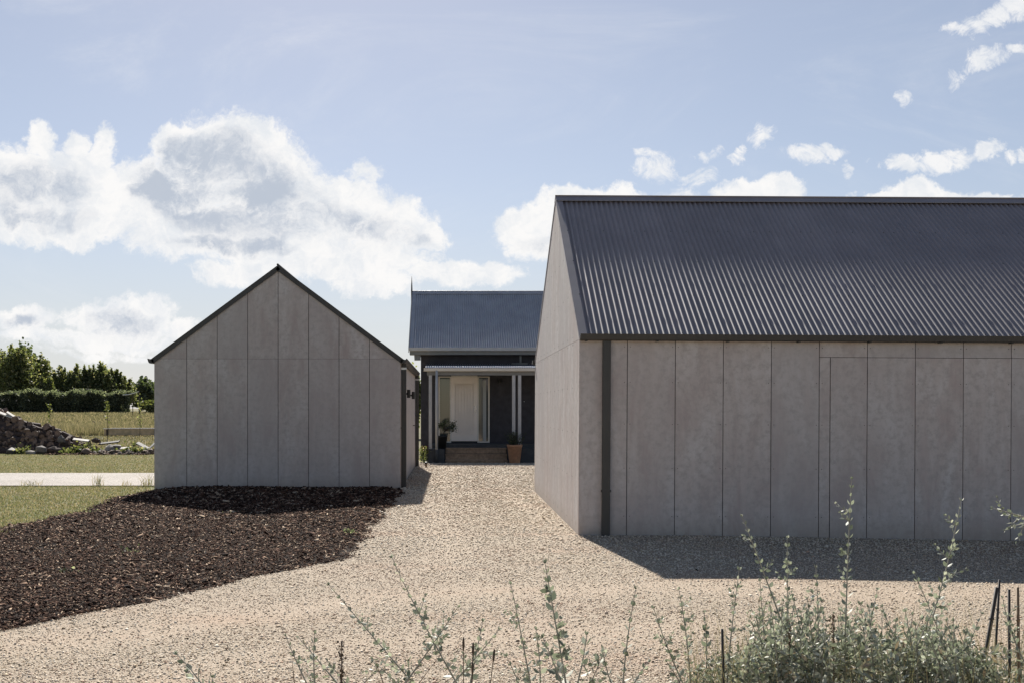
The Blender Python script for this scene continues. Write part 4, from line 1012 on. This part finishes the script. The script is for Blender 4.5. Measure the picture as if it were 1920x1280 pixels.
# ------------------------------------------------------------------ sun, sky and clouds
SUN_DIR = Vector((-.12, 1, .79)).normalized()
sd = bpy.data.lights.new('sun', 'SUN'); sd.energy = 5.0; sd.angle = math.radians(.6); sd.color = (1, .95, .87)
so = bpy.data.objects.new('sun', sd); COL.objects.link(so); so.rotation_euler = SUN_DIR.to_track_quat('Z', 'Y').to_euler(); so.location = SUN_DIR*40
W = bpy.data.worlds.new('World'); SC.world = W; W.use_nodes = True; nt = W.node_tree; nt.nodes.clear()
STR = .054
class WN(NT):
    def __init__(s): s.t = nt
w_ = WN()
sky = w_.n('ShaderNodeTexSky', sky_type='NISHITA'); sky.sun_disc = False
sky.sun_elevation = math.asin(SUN_DIR.z); sky.sun_rotation = math.atan2(SUN_DIR.x, SUN_DIR.y)
sky.air_density = 1.0; sky.dust_density = .5; sky.ozone_density = 1.2; sky.altitude = 900
tc = w_.n('ShaderNodeTexCoord'); sp = w_.n('ShaderNodeSeparateXYZ'); w_.l(tc.outputs['Generated'], sp.inputs[0])
yy = w_.math('MAXIMUM', sp.outputs[1], .08)
u = w_.math('DIVIDE', sp.outputs[0], yy); v = w_.math('DIVIDE', sp.outputs[2], yy)
cb = w_.n('ShaderNodeCombineXYZ'); w_.l(u, cb.inputs[0]); w_.l(v, cb.inputs[1])
P0 = cb.outputs[0]
def vmath(op, a, b):
    m = w_.n('ShaderNodeVectorMath', operation=op)
    for i, q in enumerate((a, b)):
        if hasattr(q, 'is_linked'): w_.l(q, m.inputs[i])
        else: m.inputs[i].default_value = q
    return m
def wnoise(vec, scale, detail, rough, dist=0):
    nd = w_.n('ShaderNodeTexNoise'); nd.inputs['Scale'].default_value = scale; nd.inputs['Detail'].default_value = detail; nd.inputs['Roughness'].default_value = rough; nd.inputs['Distortion'].default_value = dist
    w_.l(vec, nd.inputs['Vector']); return nd
wa = wnoise(P0, 9, 6, .58); wc = vmath('SUBTRACT', wa.outputs['Color'], (.5,.5,.5)); ws = vmath('MULTIPLY', wc.outputs[0], (.085,.060,0))
wb = wnoise(P0, 42, 5, .6); wd = vmath('MULTIPLY', vmath('SUBTRACT', wb.outputs['Color'], (.5,.5,.5)).outputs[0], (.024,.020,0))
P1 = vmath('ADD', vmath('ADD', P0, ws.outputs[0]).outputs[0], wd.outputs[0]).outputs[0]
def blobs(P, lst):
    cur = None
    for cx, cy, rx, ry, amp in lst:
        c = ((cx-VX)/F, (VY-cy)/F, 0)
        q = vmath('MULTIPLY', vmath('SUBTRACT', P, c).outputs[0], (F/rx, F/ry, 0))
        d = vmath('DOT_PRODUCT', q.outputs[0], q.outputs[0]).outputs['Value']
        m = w_.n('ShaderNodeMath', operation='MULTIPLY_ADD'); w_.l(d, m.inputs[0]); m.inputs[1].default_value = -amp; m.inputs[2].default_value = amp
        cur = m.outputs[0] if cur is None else w_.math('MAXIMUM', cur, m.outputs[0])
    return w_.math('MAXIMUM', cur, -.6)
BIG = [(430,310,165,115,1),(520,350,120,100,1),(300,360,130,90,1),(340,265,70,50,1),(620,390,130,75,1),(720,420,120,60,1),(110,340,150,75,1),(10,350,140,90,1),(200,400,240,60,1),(450,440,260,70,1),(70,262,34,44,.8),(140,285,28,50,.7),(195,280,30,60,.7),(610,490,240,50,.9),(430,515,90,28,.7),(690,535,90,40,.8),(860,518,130,34,.85),(800,440,60,36,.8),(60,410,160,50,1),(675,330,34,26,.5),
       (1000,430,90,62,1),(1060,385,80,44,1),(1150,372,90,38,1),(1200,420,200,60,1),
       (230,592,110,42,.9),(55,592,75,36,.9),(330,612,50,26,.7),(150,632,220,22,.6),(200,655,160,12,.45),
       (1430,366,90,32,1),(1740,362,90,40,1),(1690,378,90,20,1),(1860,374,80,28,1)]
SMALL = [(1235,305,46,28,.65),(1215,278,28,12,.5),(1310,332,50,26,.6),(1320,290,30,14,.4),(1275,355,60,16,.45),(1425,262,38,26,.7),(1380,292,14,22,.6),(1525,302,60,25,.85),(1575,295,34,16,.8),(1595,322,15,18,.6),(1700,306,70,22,.95),(1750,288,60,24,.95),(1845,274,48,20,.85),(1888,292,22,18,.7),(1918,282,20,12,.6),
         (1790,62,52,18,.7),(1830,48,40,24,.7),(1890,28,56,28,.9),(1925,10,50,28,.9),(1850,112,46,28,.7),(1805,145,26,26,.45),(1905,102,36,18,.8),(1688,178,14,26,.4)]
fb = wnoise(P1, 24, 10, .68, .3); fbf = w_.math('SUBTRACT', fb.outputs['Fac'], .5)
fw = wnoise(P0, 34, 12, .74, 1.2); fwf = w_.math('SUBTRACT', fw.outputs['Fac'], .5)
D1 = w_.math('ADD', blobs(P1, BIG), w_.math('MULTIPLY', fbf, 1.7))
D2 = w_.math('ADD', w_.math('MULTIPLY', blobs(P1, SMALL), 1.35), w_.math('MULTIPLY', fwf, 3.6))
def sstep(x, a, b):
    m = w_.n('ShaderNodeMapRange', interpolation_type='SMOOTHSTEP'); w_.l(x, m.inputs[0]); m.inputs[1].default_value = a; m.inputs[2].default_value = b; return m.outputs[0]
fe = wnoise(P0, 110, 8, .75, .5); D1 = w_.math('ADD', D1, w_.math('MULTIPLY', w_.math('SUBTRACT', fe.outputs['Fac'], .5), .8))
A1 = sstep(D1, -.05, .50); A2 = w_.math('MULTIPLY', sstep(D2, .05, 1.15), .9)
cir = wnoise(vmath('MULTIPLY', P0, (1.0, 2.4, 1)).outputs[0], 2.6, 9, .66, 1.4); A3 = w_.math('MULTIPLY', sstep(cir.outputs['Fac'], .44, .9), .38)
alpha = w_.math('MAXIMUM', w_.math('MAXIMUM', A1, A2), A3)
CORE = [(390,305,110,75,1),(450,360,150,90,1),(330,330,80,60,.8),(560,420,110,50,.8),(80,345,90,50,.8),(40,400,120,30,.6),(640,430,90,40,.7),(400,470,70,20,.6),(500,468,60,18,.6),(220,600,80,26,.7),(50,600,60,20,.6),(1040,465,90,26,.55),(1130,440,80,40,.5),(760,452,50,20,.5)]
core = w_.math('ADD', blobs(P1, CORE), w_.math('MULTIPLY', w_.math('SUBTRACT', wnoise(P1, 15, 9, .66, .2).outputs['Fac'], .5), 1.0))
cn = wnoise(P1, 9, 10, .68, .4); cnr = w_.n('ShaderNodeMapRange'); w_.l(cn.outputs['Fac'], cnr.inputs[0])
for i_, v_ in enumerate((.32, .66, .12, 1.0)): cnr.inputs[i_+1].default_value = v_
cf = w_.math('MULTIPLY', w_.math('MULTIPLY', sstep(core, -.75, 1.15), cnr.outputs[0]), sstep(D1, .1, 1.3))
wh = tuple(x/STR/2.07 for x in (.97,.96,.95)); gr = tuple(x/STR/2.07 for x in (.47,.53,.63))
# small billow relief inside the white parts
rel = sstep(wnoise(P1, 20, 10, .7).outputs['Fac'], .34, .60)
white = w_.mix(rel, tuple(x/STR/2.07 for x in (.80,.83,.87)), wh)
ccol = w_.mix(w_.math('MULTIPLY', sstep(cf, .0, .46), .88), white, gr)
front = w_.n('ShaderNodeMapRange', interpolation_type='SMOOTHSTEP'); w_.l(sp.outputs[1], front.inputs[0]); front.inputs[1].default_value = .45; front.inputs[2].default_value = .85
low = w_.n('ShaderNodeMapRange', interpolation_type='SMOOTHSTEP'); w_.l(sp.outputs[2], low.inputs[0]); low.inputs[1].default_value = .24; low.inputs[2].default_value = -.02; low.inputs[3].default_value = .40; low.inputs[4].default_value = .88
lowc = w_.mix(low.outputs[0], tuple(x/STR/2.07 for x in (.36,.455,.64)), tuple(x/STR/2.07 for x in (.57,.66,.74)))
tint = w_.mix(w_.math('MULTIPLY', front.outputs[0], low.outputs[0]), sky.outputs[0], lowc)
tint = w_.mix(1.0, tint, (1.12, 1.0, .93), 'MULTIPLY')
fin = w_.mix(w_.math('MULTIPLY', alpha, w_.math('GREATER_THAN', sp.outputs[1], .1)), tint, ccol)
bg = w_.n('ShaderNodeBackground'); bg.inputs['Strength'].default_value = STR; w_.l(fin, bg.inputs[0])
out = w_.n('ShaderNodeOutputWorld'); w_.l(bg.outputs[0], out.inputs[0])
W.cycles.sampling_method = 'MANUAL'; W.cycles.sample_map_resolution = 512

SC.render.engine = 'CYCLES'; SC.cycles.max_bounces = 6; SC.cycles.diffuse_bounces = 3; SC.cycles.transparent_max_bounces = 8
SC.view_settings.view_transform = 'Standard'; SC.view_settings.look = 'None'; SC.view_settings.exposure = 1.05; SC.view_settings.gamma = 1
SC.render.resolution_x = 1024; SC.render.resolution_y = 682
